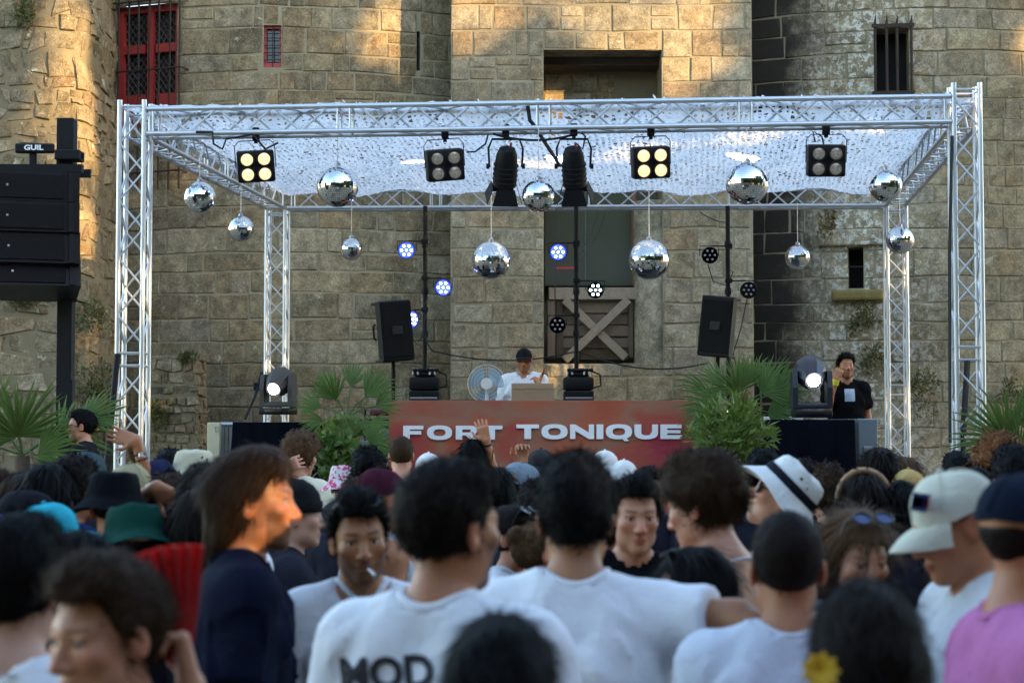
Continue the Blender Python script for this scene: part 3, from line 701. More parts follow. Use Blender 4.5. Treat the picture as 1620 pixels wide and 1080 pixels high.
def blinder(px, py, Y, lit, tilt, label):
    c = at(px, py, Y); t = thing('blinder_light', label, 'stage light', c, 0, 'four lamp blinders on the front beam')
    s = .36; M = Matrix.Rotation(R(-tilt), 3, 'Z') @ Matrix.Rotation(R(12), 3, 'X') @ Matrix.Rotation(R(tilt*.5), 3, 'Y')
    b = MB(); b.bbox(c+M @ Vector((0, .09, 0)), (s, .16, s*.84), .02, M); b.bbox(c+M @ Vector((0, .19, 0)), (s*.7, .06, s*.6), .015, M); body = b.build('housing', M_BLACKP, t, R(30))
    for i in (-1, 1):
        for k in (-1, 1):
            q = c+M @ Vector((i*.082, -.002, k*.072)); Mx = M @ Matrix.Rotation(R(90), 3, 'X')
            l = MB(); l.lathe([(.015, -.045), (.045, -.03), (.066, .0), (.074, .008)], 18, q, Mx, cap=False); o = l.build('reflector', M_BULB if lit else M_BULBO, t, True)
            l = MB(); l.lathe([(.001, .012), (.022, .0115), (.043, .007), (.058, -.001)], 18, q, Mx, cap=False); l.build('lens', M_BULB2 if lit else M_BULBO2, o, True)
            l = MB(); l.lathe([(.06, .0), (.076, .014), (.066, .018)], 18, q, Mx, cap=False); l.build('bezel', M_BLACK, o, True)
    y = MB(); zt_ = s*.45+.085
    y.tube([c+M @ Vector((-s/2-.012, .08, -.02)), c+M @ Vector((-s/2-.012, .08, zt_-.05)), c+M @ Vector((-s/2+.03, .08, zt_)), c+M @ Vector((s/2-.03, .08, zt_)), c+M @ Vector((s/2+.012, .08, zt_-.05)), c+M @ Vector((s/2+.012, .08, -.02))], .005, 6); y.build('yoke', M_BLACK, t)
    clamp(t, c.x+M.col[2].x*zt_, c.y+.06, c.z+zt_-.01, 4.715)
    return t
blinder(405, 264, 17.25, True, -9, 'four lamp blinder nearest the line array, its bulbs glowing pale yellow')
blinder(706, 262, 17.15, False, -12, 'four lamp blinder tilted, beside the first barn door spotlight')
blinder(1032, 258, 17.0, True, -7, 'four lamp blinder with glowing bulbs between the second spotlight and a big mirror ball')
blinder(1309, 255, 16.95, False, 0, 'four lamp blinder facing straight out, unlit, near the tallest truss tower')
def spot(px, py, Y, label, rot):
    c = at(px, py, Y); t = thing('spotlight', label, 'stage light', c, 0, 'barn door spotlights on the front beam')
    M = Matrix.Rotation(R(rot), 3, 'Z') @ Matrix.Rotation(R(33), 3, 'X')
    b = MB(); Mz = M @ Matrix.Rotation(R(0), 3, 'X')
    b.lathe([(.045, .22), (.075, .215), (.1, .15), (.11, .06), (.114, -.02), (.116, -.16), (.105, -.165)], 20, c, Mz); b.build('housing', M_BLACKP, t, R(35))
    for k in range(4): q = MB(); q.lathe([(.117, .05-k*.05), (.121, .045-k*.05), (.117, .04-k*.05)], 20, c, Mz); q.build('cooling_fin', M_BLACK, t)
    l = MB(); l.lathe([(.001, -.15), (.11, -.15)], 18, c, Mz); l.build('lens', M_GLASS_D, t)
    for k in range(4):
        an = k*math.pi/2+math.pi/4*0; dx, dy = math.cos(an), math.sin(an); ax = Vector((-dy, dx, 0))
        r0 = .115; o = Vector((dx*r0, dy*r0, -.165)); e = o+Vector((dx*.05, dy*.05, -.15)); n_ = Vector((dx*.9, dy*.9, .35)).normalized()*.006
        w0, w1 = .088, .125
        vs = [o-ax*w0, o+ax*w0, e+ax*w1, e-ax*w1]; q = MB(); q.add([c+M @ v for v in vs]+[c+M @ (v+n_) for v in vs], [(0, 1, 2, 3), (7, 6, 5, 4), (0, 4, 5, 1), (1, 5, 6, 2), (2, 6, 7, 3), (3, 7, 4, 0)]); q.build('barn_door', M_BLACK, t)
    y = MB(); y.tube([c+Vector((-.155, 0, .02)), c+Vector((-.165, 0, .2)), c+Vector((-.13, 0, .29)), c+Vector((.13, 0, .29)), c+Vector((.165, 0, .2)), c+Vector((.155, 0, .02))], .012, 6); y.build('yoke', M_BLACK, t)
    for s in (-1, 1): q = MB(); q.lathe([(.026, -.015), (.026, .015)], 10, c+Vector((s*.17, 0, .03)), Matrix.Rotation(R(90), 3, 'Y')); q.build('tilt_knob', M_BLACK, t)
    q = MB(); q.box(c+M @ Vector((.03, .0, .24)), (.02, .02, .07), M); q.build('safety_tag', pm('red_blue_plug', (.25, .04, .05), .6, 0, .4), t)
    clamp(t, c.x, c.y, c.z+.29, 4.715); return t
spot(800, 268, 17.12, 'barn door spotlight hanging on line array side of a small mirror ball', 8)
spot(908, 268, 17.08, 'black barn door spotlight hanging above the striped lighting pole in mid stage', -8)
# ---------------------------------------------------------------- mirror balls
def ball(px, py, rpx, Y, top, label):
    c = at(px, py, Y); r = rpx*Y/FPX
    t = thing('mirror_ball', label, 'mirror ball', c, 0, 'mirror balls hanging over the stage')
    n = max(26, min(64, int(2*math.pi*r/.021))); mm = n//2; rb = random.Random(px)
    m = MB()
    for i in range(mm):
        p0, p1 = math.pi*i/mm, math.pi*(i+1)/mm; nn = max(6, int(n*math.sin((p0+p1)/2)+.5))
        for j in range(nn):
            q0, q1 = 2*math.pi*(j+.04)/nn, 2*math.pi*(j+.96)/nn; a0, a1 = p0+.04*(p1-p0), p1-.04*(p1-p0)
            P4 = [Vector((math.sin(a)*math.cos(q), math.sin(a)*math.sin(q), math.cos(a)))*r for a, q in ((a0, q0), (a1, q0), (a1, q1), (a0, q1))]
            ce = sum(P4, Vector())/4; ax = Vector((rb.gauss(0, 1), rb.gauss(0, 1), rb.gauss(0, 1))).normalized(); Q = Matrix.Rotation(rb.gauss(0, .016), 3, ax)
            m.add([c+ce*1.004+Q @ (p-ce) for p in P4], [(0, 1, 2, 3)])
    o = m.build('mirror_tiles', M_MIRR, t); o['kind'] = 'stuff'
    m = MB(); m.sphere(c, r*.985, 24, 16); m.build('core_shell', pm('ball_core', (.05, .05, .055), .5) if 'ball_core' not in bpy.data.materials else bpy.data.materials['ball_core'], t, True)
    m = MB(); m.lathe([(.03, r*.97), (.03, r+.02), (.012, r+.035), (.004, r+.05)], 10, c); m.build('cap', M_STEEL, t)
    m = MB(); m.tube([c+Vector((0, 0, r+.04)), Vector((c.x, c.y, top))], .0035, 4, False); m.build('hanging_wire', M_STEEL, t)
ball(316, 312, 25, 17.6, 4.72, 'small mirror ball hanging in front of the truss tower near the line array')
ball(534, 295, 33, 17.3, 4.72, 'large mirror ball between two blinders on the line array side')
ball(381, 362, 20.5, 20.6, 4.72, 'small mirror ball low against the left tower, near the rear truss tower')
ball(556, 394, 18, 22.6, 4.72, 'smallest mirror ball, low against plain wall on the line array side')
ball(852, 310, 26, 16.9, 4.72, 'small mirror ball hanging between the two barn door spotlights')
ball(777, 412, 30, 19.8, 4.9, 'large mirror ball hanging low above the electric fan')
ball(1027, 411, 32, 19.4, 4.9, 'large mirror ball hanging low in front of the timber gate recess')
ball(1182, 290, 34, 16.9, 4.73, 'largest mirror ball, high between two blinders')
ball(1401, 294, 26, 16.9, 4.73, 'mirror ball beside the tallest truss tower just under the side beam')
ball(1424, 380, 22, 20.6, 4.72, 'small mirror ball hanging in front of the rear tower behind the man in black')
ball(1262, 407, 20, 22.6, 4.72, 'small mirror ball hanging low against the sooty tower')
# ---------------------------------------------------------------- lighting stands with LED par lights
M_LED = pm('blue_white_led', (.6, .7, 1), .3, 0, 0, emit=3.2, ecol=(.5, .6, 1))
M_LEDB = pm('deep_blue_lens', (.02, .04, .5), .3, 0, 0, emit=1.5, ecol=(.015, .03, 1))
M_LEDW = pm('cold_white_led', (.7, .85, 1), .3, 0, 0, emit=3.5, ecol=(.55, .8, 1))
M_LEDO = pm('unlit_led', (.35, .36, .38), .15, .2, 0)
M_LENSW = pm('moving_head_lens', (1, 1, 1), .3, 0, 0, emit=16, ecol=(.85, .85, 1))
gS = 'lighting stands behind the booth'
def stand(px, yb, yt, Y, label):
    b = at(px, yb, Y); tp = at(px, yt, Y); t = thing('lighting_stand', label, 'stand', (b.x, Y, SZ), 0, gS)
    m = MB(); m.tube([(b.x, Y, SZ), (b.x, Y, tp.z)], .027, 10); m.build('pole', M_BLACK, t, True)
    for k in range(3):
        a_ = k*2.094+.5; m = MB(); m.tube([(b.x, Y, SZ+.55), (b.x+.45*math.cos(a_), Y+.45*math.sin(a_), SZ+.015)], .014, 6); m.build('leg', M_BLACK, t)
    for z in (tp.z-.45, tp.z-1.0, tp.z-1.5): m = MB(); m.lathe([(.036, -.04), (.04, 0), (.036, .04)], 10, (b.x, Y, z)); m.build('collar', M_BLACK, t)
    return b.x
def par(px, py, Y, polepx, mode, label, face=0):
    c = at(px, py, Y-.12); t = thing('par_light', label, 'stage light', c, 0, 'LED par lights on the stands')
    M = Matrix.Rotation(R(face), 3, 'Z') @ Matrix.Rotation(R(90), 3, 'X'); r = .098
    m = MB(); m.lathe([(.03, -.13), (.07, -.12), (r*.93, -.05), (r, .0), (r, .015), (r*.9, .016), (r*.9, .002)], 22, c, M); m.build('housing', M_BLACKP, t, R(35))
    m = MB(); m.lathe([(.001, .006), (r*.9, .006)], 22, c, M); m.build('lens_plate', {'b': M_LEDB, 'w': M_BLACKP, 'o': M_BLACKP}[mode], t)
    for k in range(7):
        a_ = k*math.pi/3; q = Vector((0, 0, .012)) if k == 6 else Vector((.057*math.cos(a_), .057*math.sin(a_), .012))
        m = MB(); m.sphere(c+M @ q, .0155 if k < 6 else .014, 10, 6); m.build('led', {'b': M_LED, 'w': M_LEDW, 'o': M_LEDO}[mode], t, True)
    pxx = at(polepx, py, Y).x; s = 1 if pxx > c.x else -1
    m = MB()
    m.tube([c+M @ Vector((-r-.012, 0, -.05)), c+Vector((-r-.012, .06, .115)), c+Vector((r+.012, .06, .115)), c+M @ Vector((r+.012, 0, -.05))], .006, 5)
    m.tube([c+Vector((s*.02, .06, .115)), Vector((pxx, Y, c.z+.12))], .009, 6); m.build('yoke', M_BLACK, t)
    m = MB(); m.box((pxx, Y, c.z+.12), (.075, .075, .05)); m.build('clamp', M_BLACK, t)
for sx_, nm in ((672, 'black lighting pole between the speaker and the gatehouse edge'), (912, 'black lighting pole standing in front of the timber gate'), (1153, 'black lighting pole behind the right hand speaker')):
    stand(sx_, 640, 326, 21.0, nm)
par(643, 396, 21, 672, 'b', 'LED par light shining blue white, highest on the pole beside the left speaker')
par(701, 455, 21, 672, 'b', 'LED par light shining blue white, at gatehouse edge beside the pole', 10)
par(652, 505, 21, 672, 'b', 'LED par light glowing blue half hidden behind the left speaker', 50)
par(883, 399, 21, 912, 'b', 'LED par light shining blue white in front of the greenish glass')
par(942, 459, 21, 912, 'w', 'LED par light shining pale cyan on top rail of the timber gate')
par(882, 514, 21, 912, 'o', 'unlit LED par light in front of the timber gate')
par(1123, 404, 21, 1153, 'o', 'unlit LED par light above the right hand speaker')
par(1184, 459, 21, 1153, 'o', 'unlit LED par light against the sooty tower joint', 8)
def cable(pts, r, label, mat=None):
    o = MB().tube([at(*p) for p in pts], r, 5).build('cable', mat or M_RUBBER, None, True); P0 = o.location
    return tag(o, label, 'cable', 'black cables about the stage')
def sag(a, b, s, n=9):
    return [(a[0]+(b[0]-a[0])*i/n, a[1]+(b[1]-a[1])*i/n+s*4*(i/n)*(1-i/n), a[2]+(b[2]-a[2])*i/n) for i in range(n+1)]
cable(sag((672, 530, 20.95), (690, 556, 21), 8)+sag((690, 556, 21), (910, 556, 20.94), 14)[1:], .009, 'black cable sagging across the wall behind the DJ')
cable(sag((914, 555, 20.94), (1120, 574, 20.9), 18), .009, 'black cable sagging from the gate pole to the right speaker')
cable(sag((880, 330, 22.8), (878, 455, 21), 0)+sag((878, 455, 21), (880, 560, 21), 0)[1:], .007, 'thin black cable hanging down past the timber gate')
cable(sag((946, 335, 22.8), (914, 400, 21.1), 12), .007, 'thin black cable looping to the pole in front of the glass')
cable(sag((958, 335, 22.8), (916, 408, 21.1), 16), .007, 'second thin black cable looping to the pole in front of the glass')
cable([(655, 490, 21), (668, 500, 21), (640, 520, 21), (660, 545, 21), (668, 530, 21)], .007, 'tangled black cable on the pole beside the left speaker')
cable([(1120, 418, 21), (1128, 445, 21), (1150, 452, 21), (1160, 430, 20.95), (1150, 425, 21)], .007, 'tangled black cable below the par light above the right speaker')
cable([(1182, 472, 21), (1172, 520, 21), (1160, 560, 21), (1168, 590, 21)], .007, 'thin black cable hanging below the par light at the tower joint')
cable([(310, 209, 17.2), (336, 209, 17.2), (338, 228, 17.2), (352, 236, 17.2), (358, 220, 17.2), (400, 213, 17.2), (420, 236, 17.2), (440, 226, 17.2)], .012, 'black cable looping under the front beam near its first lamp')
cable([(738, 241, 17.1), (752, 240, 17.1), (768, 228, 17.1), (772, 214, 17.1)], .009, 'black cable from tilted blinder up to the beam')
cable([(835, 168, 17.1), (838, 190, 17.1), (848, 202, 17.2), (860, 222, 18), (886, 262, 19)], .02, 'thick black strap slanting through the middle of the front beam')
cable(sag((780, 212, 17.1), (905, 214, 17.1), 9), .012, 'black cable slung between the two barn door spotlights')
cable([(910, 226, 17.1), (922, 236, 17.1), (926, 216, 17.1), (920, 210, 17.1)], .01, 'short black cable curl above the second spotlight')
cable([(1290, 225, 16.95), (1286, 208, 16.95), (1300, 216, 16.95), (1303, 228, 16.95)], .009, 'short black cable above the straight facing blinder')
cable([(1506, 215, 16.75), (1502, 400, 16.75), (1503, 700, 16.75)], .016, 'black cable running down the tallest truss tower')
cable([(1530, 570, 16.85), (1526, 640, 16.8), (1522, 720, 16.8)], .03, 'thick black cable bundle inside the foot of the tallest tower')
cable(sag((1108, 336, 22.8), (1148, 352, 21), 3), .007, 'thin black cable slanting to the right lighting pole')
# small strobes on crates at the foot of the poles
for px in (672, 915):
    Y = 20.2; c = at(px, 607, Y); t = thing('strobe_unit', 'black strobe unit with white clamps under the pole beside the left speaker' if px < 700 else 'black strobe unit with white clamps under the pole in front of the timber gate', 'stage light', c)
    m = MB(); m.bbox(c, (.34, .3, .15), .03); m.bbox(c+Vector((0, 0, .11)), (.24, .2, .06), .02); m.build('housing', M_BLACKP, t, R(30))
    for s in (-.1, .09):
        m = MB(); m.tube([c+Vector((s-.03, -.1, .1)), c+Vector((s-.02, -.1, .17)), c+Vector((s+.02, -.1, .17)), c+Vector((s+.03, -.1, .1))], .012, 6); m.build('clamp', M_STEEL, t)
    m = MB(); m.tube([c+Vector((-.13, -.1, .15)), c+Vector((.16, -.1, .15))], .02, 8); m.build('tube', M_BLACK, t)
    m = MB(); m.tube([c+Vector((.15, -.05, .14)), c+Vector((.24, -.05, .1)), c+Vector((.25, -.05, -.02)), c+Vector((.16, -.05, -.05))], .012, 6); m.build('cable', M_RUBBER, t)
    q = at(px, 630, Y); zz = q.z
    t = thing('flight_case', 'dark flight case under the strobe unit beside the left speaker' if px < 700 else 'dark flight case under the strobe unit in front of the timber gate', 'case', (c.x, Y, SZ))
    m = MB(); m.bbox((c.x, Y, (SZ+c.z-.08)/2), (.33, .4, c.z-.08-SZ), .015); m.build('body', M_BLACK, t)
    m = MB(); m.bbox((c.x, Y-.2, zz), (.3, .02, .02), .004); m.build('edge_trim', M_STEEL, t)
    m = MB(); m.tube([(c.x-.07, Y-.2, zz-.1), (c.x-.07, Y-.24, zz-.1), (c.x+.07, Y-.24, zz-.1), (c.x+.07, Y-.2, zz-.1)], .01, 5); m.build('handle', M_BLACK, t)
# ---------------------------------------------------------------- speakers on stands
def speaker(px, py, Y, roll, turn, label, lab2):
    c = at(px, py, Y); t = thing('loudspeaker', label, 'speaker', c, 0, 'black loudspeakers on poles')
    M = Matrix.Rotation(R(turn), 3, 'Z') @ Matrix.Rotation(R(roll), 3, 'Y')
    w, d, h_ = .36, .36, .64
    poly = [(-w/2, 0), (w/2, 0), (w/2, d*.45), (w/2-.09, d), (-w/2+.09, d), (-w/2, d*.45)]
    m = MB(); m.prism(poly, h_, lambda x, y, z: c+M @ Vector((x, y-d*.45, z-h_/2))); o = m.build('cabinet', M_BLACKP, t)
    m = MB(); m.bbox(c+M @ Vector((0, -d*.45-.006, 0)), (w-.03, .014, h_-.06), .006, M); m.build('grille', pm('speaker_grille', (.009, .009, .010), .7, .1, .3, 60, .8, 200, spec=.15) if 'speaker_grille' not in bpy.data.materials else bpy.data.materials['speaker_grille'], t)
    m = MB(); m.bbox(c+M @ Vector((0, -d*.45-.012, .0)), (.12, .03, .1), .012, M); m.build('horn_slot', M_RUBBER, t)
    m = MB(); m.tube([c+M @ Vector((-w/2-.005, .03, -.09)), c+M @ Vector((-w/2-.03, .03, -.06)), c+M @ Vector((-w/2-.03, .03, .06)), c+M @ Vector((-w/2-.005, .03, .09))], .012, 6); m.build('handle', M_BLACK, t)
    for zz in (-1, 1): m = MB(); m.bbox(c+M @ Vector((0, .0, zz*h_/2)), (w+.012, d*.8, .035), .014, M); m.build('bumper', M_RUBBER, t)
    b = c+M @ Vector((0, .05, -h_/2)); s = thing('speaker_stand', lab2, 'stand', (b.x, b.y, SZ), 0, 'speaker poles')
    m = MB(); m.tube([(b.x, b.y, SZ), (b.x, b.y, b.z+.02)], .022, 8); m.build('pole', M_BLACK, s, True)
    for k in range(3): a_ = k*2.094+.4; m = MB(); m.tube([(b.x, b.y, SZ+.5), (b.x+.4*math.cos(a_), b.y+.4*math.sin(a_), SZ+.015)], .013, 6); m.build('leg', M_BLACK, s)
speaker(621, 524, 20.0, -5, 22, 'black tilted loudspeaker on a pole beside the two blue par lights', 'pole under the loudspeaker next to the palm, booth side')
speaker(1138, 517, 20.0, 6, -22, 'black tilted loudspeaker on a pole above the lush palm clump', 'pole under the loudspeaker above the lush palm clump')
# ---------------------------------------------------------------- moving head lights on draped cases
def mhead(px, py_l, pyt, pyb, Y, s, face, mat, label, tilt):
    """lens at (px,py_l)"""
    zb = at(px, pyb, Y).z; zt_ = at(px, pyt, Y).z; k = zt_-zb; b = Vector((at(px, pyb, Y).x, Y, zb))
    t = thing('moving_head_light', label, 'stage light', b, 0, 'moving head lights flanking the stage')
    T = Matrix.Rotation(R(face), 3, 'Z'); L = lambda x, y, z: b+T @ Vector((x*k, y*k, z*k))
    m = MB(); m.bbox(L(0, 0, .07), (.62*k, .5*k, .13*k), .03*k, T); m.build('base', M_BLACKP, t, R(30))
    m = MB(); m.bbox(L(0, -.255, .08), (.35*k, .012, .06*k), .003, T); m.build('display_panel', M_GLASS_D, t)
    m = MB(); m.bbox(L(0, 0, .2), (.62*k, .26*k, .1*k), .03*k, T); m.build('yoke', mat, t, R(30))
    for q in (-1, 1):
        poly = [(-.13, .16), (.13, .16), (.15, .5), (.1, .78), (-.1, .78), (-.15, .5)]
        m = MB(); m.prism(poly, .085, lambda x, z, d, q=q: L(q*(.245+d), x, z)); m.build('yoke_arm', mat, t)
    zl = (at(px, py_l, Y).z-zb)/k; hc = L(0, 0, zl+.29*math.cos(R(tilt))+.02); HM = T @ Matrix.Rotation(R(-tilt), 3, 'X')   # barrel axis +z of HM is the BACK; lens end is -z
    m = MB(); pr = [(.10, -.28), (.155, -.275), (.18, -.2), (.25, -.04), (.275, .12), (.265, .24), (.19, .33), (.02, .35)]
    m.lathe([(r_*k, z*k) for r_, z in pr], 10, hc, HM); m.build('head', mat, t, R(20))
    m = MB(); m.lathe([(.125*k, -.285*k), (.145*k, -.30*k), (.15*k, -.26*k)], 24, hc, HM, cap=False); m.build('lens_ring', M_BLACK, t, True)
    m = MB(); m.lathe([(.001, -.297*k), (.06*k, -.293*k), (.122*k, -.275*k)], 24, hc, HM); m.build('lens', M_LENSW, t, True)
    return t
M_GREYH = pm('grey_brown_housing', (.055, .045, .038), .6, 0, .2)
mhead(440, 618, 574, 656, 18.4, 1, -14, M_GREYH, 'grey moving head light with lit lens on the draped case, line array side', 66)
mhead(1284, 605, 566, 661, 17.4, 1, 0, pm('blue_black_housing', (.014, .016, .026), .4), 'large dark moving head light with brightly lit lens beside the man in black', 68)
def draped(px0, px1, pyt, Y, dep, label, seed):
    a_, b_ = at(px0, pyt, Y), at(px1, pyt, Y); w = b_.x-a_.x; z1 = a_.z; cx_ = (a_.x+b_.x)/2
    t = thing('draped_case', label, 'draped case', (cx_, Y+dep/2, 0), 0, 'draped cases under the moving heads')
    m = MB(); m.bbox((cx_, Y+dep/2, z1/2-.01), (w-.08, dep-.08, z1-.02), .01); m.build('case', M_BLACK, t)
    rd = random.Random(seed); n = 96; m = MB(); rows = 9
    per = []
    for i in range(n):
        s = i/n*4; e = int(s); f_ = s-e
        x, y = [(-w/2+w*f_, -dep/2), (w/2, -dep/2+dep*f_), (w/2-w*f_, dep/2), (-w/2, dep/2-dep*f_)][e]; per.append((x, y))
    for r_ in range(rows):
        zf = r_/(rows-1); z = z1*(1-zf*.985)
        for i, (x, y) in enumerate(per):
            k = zf**.6*(.05*math.sin(i*1.31+seed+zf)+.035*math.sin(i*.67+2*seed+zf*2)+.02*math.sin(i*2.9)); nx, ny = x/(w/2), y/(dep/2); l_ = math.hypot(nx, ny) or 1
            fl = .05*zf
            m.v.append((cx_+x+nx/l_*(k+fl), Y+dep/2+y+ny/l_*(k+fl), z+.004))
    for r_ in range(rows-1):
        for i in range(n): m.f.append((r_*n+i, r_*n+(i+1) % n, (r_+1)*n+(i+1) % n, (r_+1)*n+i))
    m.f.append(tuple(range(n))); m.build('cloth', M_FABB, t, R(60))
draped(368, 500, 668, 18.1, .8, 'black draped case under the grey moving head light', 3)
draped(1222, 1352, 664, 17.1, .9, 'black draped case under the large dark moving head light', 5)
# flight case and white table edge right
c = at(1373, 662, 17.7)
t = thing('flight_case', 'tall pale grey metal flight case beside the black drape', 'case', (c.x, 17.9, 0))
M_GALV = pm('galvanised_panel', (.22, .26, .28), .45, .5, .25, 5)
m = MB(); m.bbox((c.x, 18.0, c.z/2), (.19, .6, c.z), .01); m.build('body', M_GALV, t)
m = MB(); m.bbox((c.x-.3, 18.1, c.z-.03), (.42, .5, .05), .008); m.build('shelf', M_GALV, t)
for z in (c.z-.3, c.z-.9): m = MB(); m.bbox((c.x, 17.69, z), (.1, .02, .06), .006); m.build('latch', M_STEEL, t)
a_, b_ = at(1206, 662, 18.4), at(1262, 662, 18.4)
t = thing('folding_table', 'white edged folding table behind the lush palm clump', 'table', ((a_.x+b_.x)/2, 18.6, SZ))
m = MB(); m.bbox(((a_.x+b_.x)/2, 18.6, a_.z), (b_.x-a_.x+.1, .5, .04), .008); m.build('tabletop', M_LET, t)
for x in (a_.x+.02, b_.x): m = MB(); m.tube([(x, 18.45, SZ), (x, 18.45, a_.z)], .018, 6); m.build('leg', M_LET, t)
c = at(1244, 645, 18.45); t = thing('fog_machine', 'black domed machine on the white edged table', 'machine', c)
m = MB(); m.sphere(c+Vector((0, .05, -.03)), (.17, .14, .11), 18, 10); m.build('body', M_BLACKP, t, True); m = MB(); m.lathe([(.04, -.02), (.05, .03)], 12, c+Vector((0, -.09, -.03)), Matrix.Rotation(R(90), 3, 'X')); m.build('nozzle', M_STEEL, t)
# equipment rack left of the booth
t = thing('equipment_rack', 'open black rack shelf with mixers between palm and booth', 'rack', (at(594, 700, 18.9).x, 18.9, SZ))
xa, xb = at(580, 660, 18.9).x, at(618, 660, 18.9).x
for z, th in ((at(0, 686, 18.9).z, .05), (at(0, 700, 18.9).z, .04), (at(0, 664, 18.9).z, .02), (at(0, 675, 18.9).z, .03)): m = MB(); m.bbox(((xa+xb)/2, 18.9, z), (xb-xa+.1, .45, th), .006); m.build('shelf', M_GALV if th > .035 else M_BLACK, t)
for x in (xa, (xa+xb)/2, xb): m = MB(); m.tube([(x, 18.72, SZ), (x, 18.72, at(0, 648, 18.9).z)], .012, 6); m.build('upright', M_BLACK, t)
m = MB(); m.bbox((at(602, 652, 18.9).x, 18.8, at(0, 652, 18.9).z), (.2, .2, .07), .02); m.build('mixer', pm('red_black_mixer', (.09, .015, .015), .5), t)
# tripod with a strap beside the moving head
p0, p1 = at(414, 590, 19.5), at(388, 662, 19.0)
t = thing('strap', 'black ratchet strap slanting down beside the grey moving head light', 'strap', p0); m = MB(); m.tube([p0, p0.lerp(p1, .5)+Vector((0.02, 0, 0)), p1], [.022, .016, .014], 6); m.build('webbing', M_BLACK, t, True); m = MB(); m.bbox(p0.lerp(p1, .3), (.07, .05, .09), .01); m.build('buckle', M_BLACK, t)
# ---------------------------------------------------------------- barrier and pale post
t = thing('post', 'pale yellow square post beside the low grey barrier', 'post', (at(339, 690, 19).x, 19, 0))
m = MB(); a_, b_ = at(329, 668, 19), at(349, 668, 19); m.bbox(((a_.x+b_.x)/2, 19, a_.z/2), (b_.x-a_.x, .1, a_.z), .008); m.build('shaft', pm('pale_post', (.55, .5, .33), .7, 0, .2), t)
m = MB(); q = at(343, 679, 18.945); m.tube([q+Vector((-.02, 0, -.02)), q+Vector((.02, 0, -.02)), q+Vector((.02, 0, .025)), q+Vector((-.02, 0, .025)), q+Vector((-.02, 0, -.02))], .004, 4); m.build('eyelet', M_STEEL, t)
t = thing('crowd_barrier', 'grey ribbed metal barrier behind the pale post', 'barrier', (at(385, 690, 19.1).x, 19.1, 0))
xa, xb = at(349, 672, 19.1).x, at(470, 672, 19.1).x; zz = at(0, 671, 19.1).z
m = MB(); m.tube([(xa, 19.1, zz), (xb, 19.1, zz)], .025, 8); m.tube([(xa, 19.1, .2), (xb, 19.1, .2)], .025, 8); m.build('rail', M_STEEL, t)
for i in range(19): m = MB(); x = xa+(xb-xa)*(i+.5)/19; m.box((x, 19.1, (zz+.2)/2), (.024, .02, zz-.2)); m.build('bar', M_GALV, t)
# ---------------------------------------------------------------- line array on lifting tower
LY = 15.6
la = thing('line_array', 'black line array of stacked speaker cabinets hanging at the far left', 'speaker array', at(60, 370, LY), 0)
def cab(y0, y1, x0, x1, pit, dy, k):
    a_, b_ = at(x0, (y0+y1)/2, LY), at(x1, (y0+y1)/2, LY); zc = a_.z; hh = (y1-y0)*LY/FPX; w = b_.x-a_.x; xc = (a_.x+b_.x)/2
    M = Matrix.Rotation(R(18), 3, 'Z') @ Matrix.Rotation(R(pit), 3, 'X')
    poly = [(-.28, -hh/2), (.28, -hh/2*.8), (.28, hh/2*.8), (-.28, hh/2)]
    m = MB(); m.prism(poly, w, lambda y, z, d: Vector((xc, LY+dy, zc))+M @ Vector((d-w/2, y, z))); o = m.build('cabinet', M_BLACKP, la)
    m = MB(); m.bbox(Vector((xc, LY+dy, zc))+M @ Vector((-.06, -.285, 0)), (w*.82, .02, hh*.82), .006, M); m.build('grille', bpy.data.materials['speaker_grille'], o)
    m = MB(); m.bbox(Vector((xc, LY+dy, zc))+M @ Vector((-.19, -.30, 0)), (.018, .012, .02), .004, M); m.build('badge', M_STEEL, o)
    m = MB(); m.box(Vector((xc, LY+dy, zc))+M @ Vector((w/2-.07, -.295, 0)), (.05, .02, hh*.98), M); m.build('rigging_bar', M_BLACK, o)
for k, (y0, y1, x0, x1, pit) in enumerate(((277, 324, -30, 120, 0), (325, 372, -30, 120, -1), (374, 424, -28, 120, -5), (424, 466, -20, 119, -13))): cab(y0, y1, x0, x1, pit, [0, 0, .02, .07][k], k)
m = MB(); q = at(40, 267, LY); m.box((q.x, LY, q.z), (1.0, .08, .07)); m.box((q.x, LY+.3, q.z), (1.0, .06, .07)); m.build('flying_frame', M_BLACK, la)
lf = thing('lifting_tower', 'black lifting mast carrying the line array, lettered GUIL on its arm', 'lifting tower', at(103, 600, LY+.35))
lf.location.z = 0
p = at(103, 190, LY+.35)
for (x, y0, y1, w) in ((104, 600, 1000, 22), (103, 455, 700, 24), (104, 187, 470, 27)):
    a_, b_ = at(x-w/2, y0, LY+.35), at(x+w/2, y0, LY+.35); z1 = a_.z; z0 = max(.05, at(x, y1, LY+.35).z); m = MB(); m.bbox(((a_.x+b_.x)/2, LY+.35+.002*w, (z0+z1)/2), (b_.x-a_.x, (b_.x-a_.x), z1-z0), .008); m.build('mast', M_BLACK, lf)
a_, b_ = at(-40, 266, LY+.25), at(96, 266, LY+.25); m = MB(); m.bbox(((a_.x+b_.x)/2, LY+.22, a_.z), (b_.x-a_.x, .08, .05), .006); m.build('fork_arm', M_BLACK, lf)
a_ = at(110, 247, LY+.2); m = MB(); m.bbox(a_, (.22, .2, .09), .01); m.bbox(a_+Vector((.1, 0, 0)), (.06, .03, .05), .006); m.build('carriage', M_BLACK, lf)
a_ = at(55, 235, LY+.2); m = MB(); m.bbox(a_, (.34, .07, .085), .015); m.bbox(a_+Vector((-.02, .02, -.09)), (.06, .05, .14), .01); sg = m.build('sign', M_BLACK, lf)
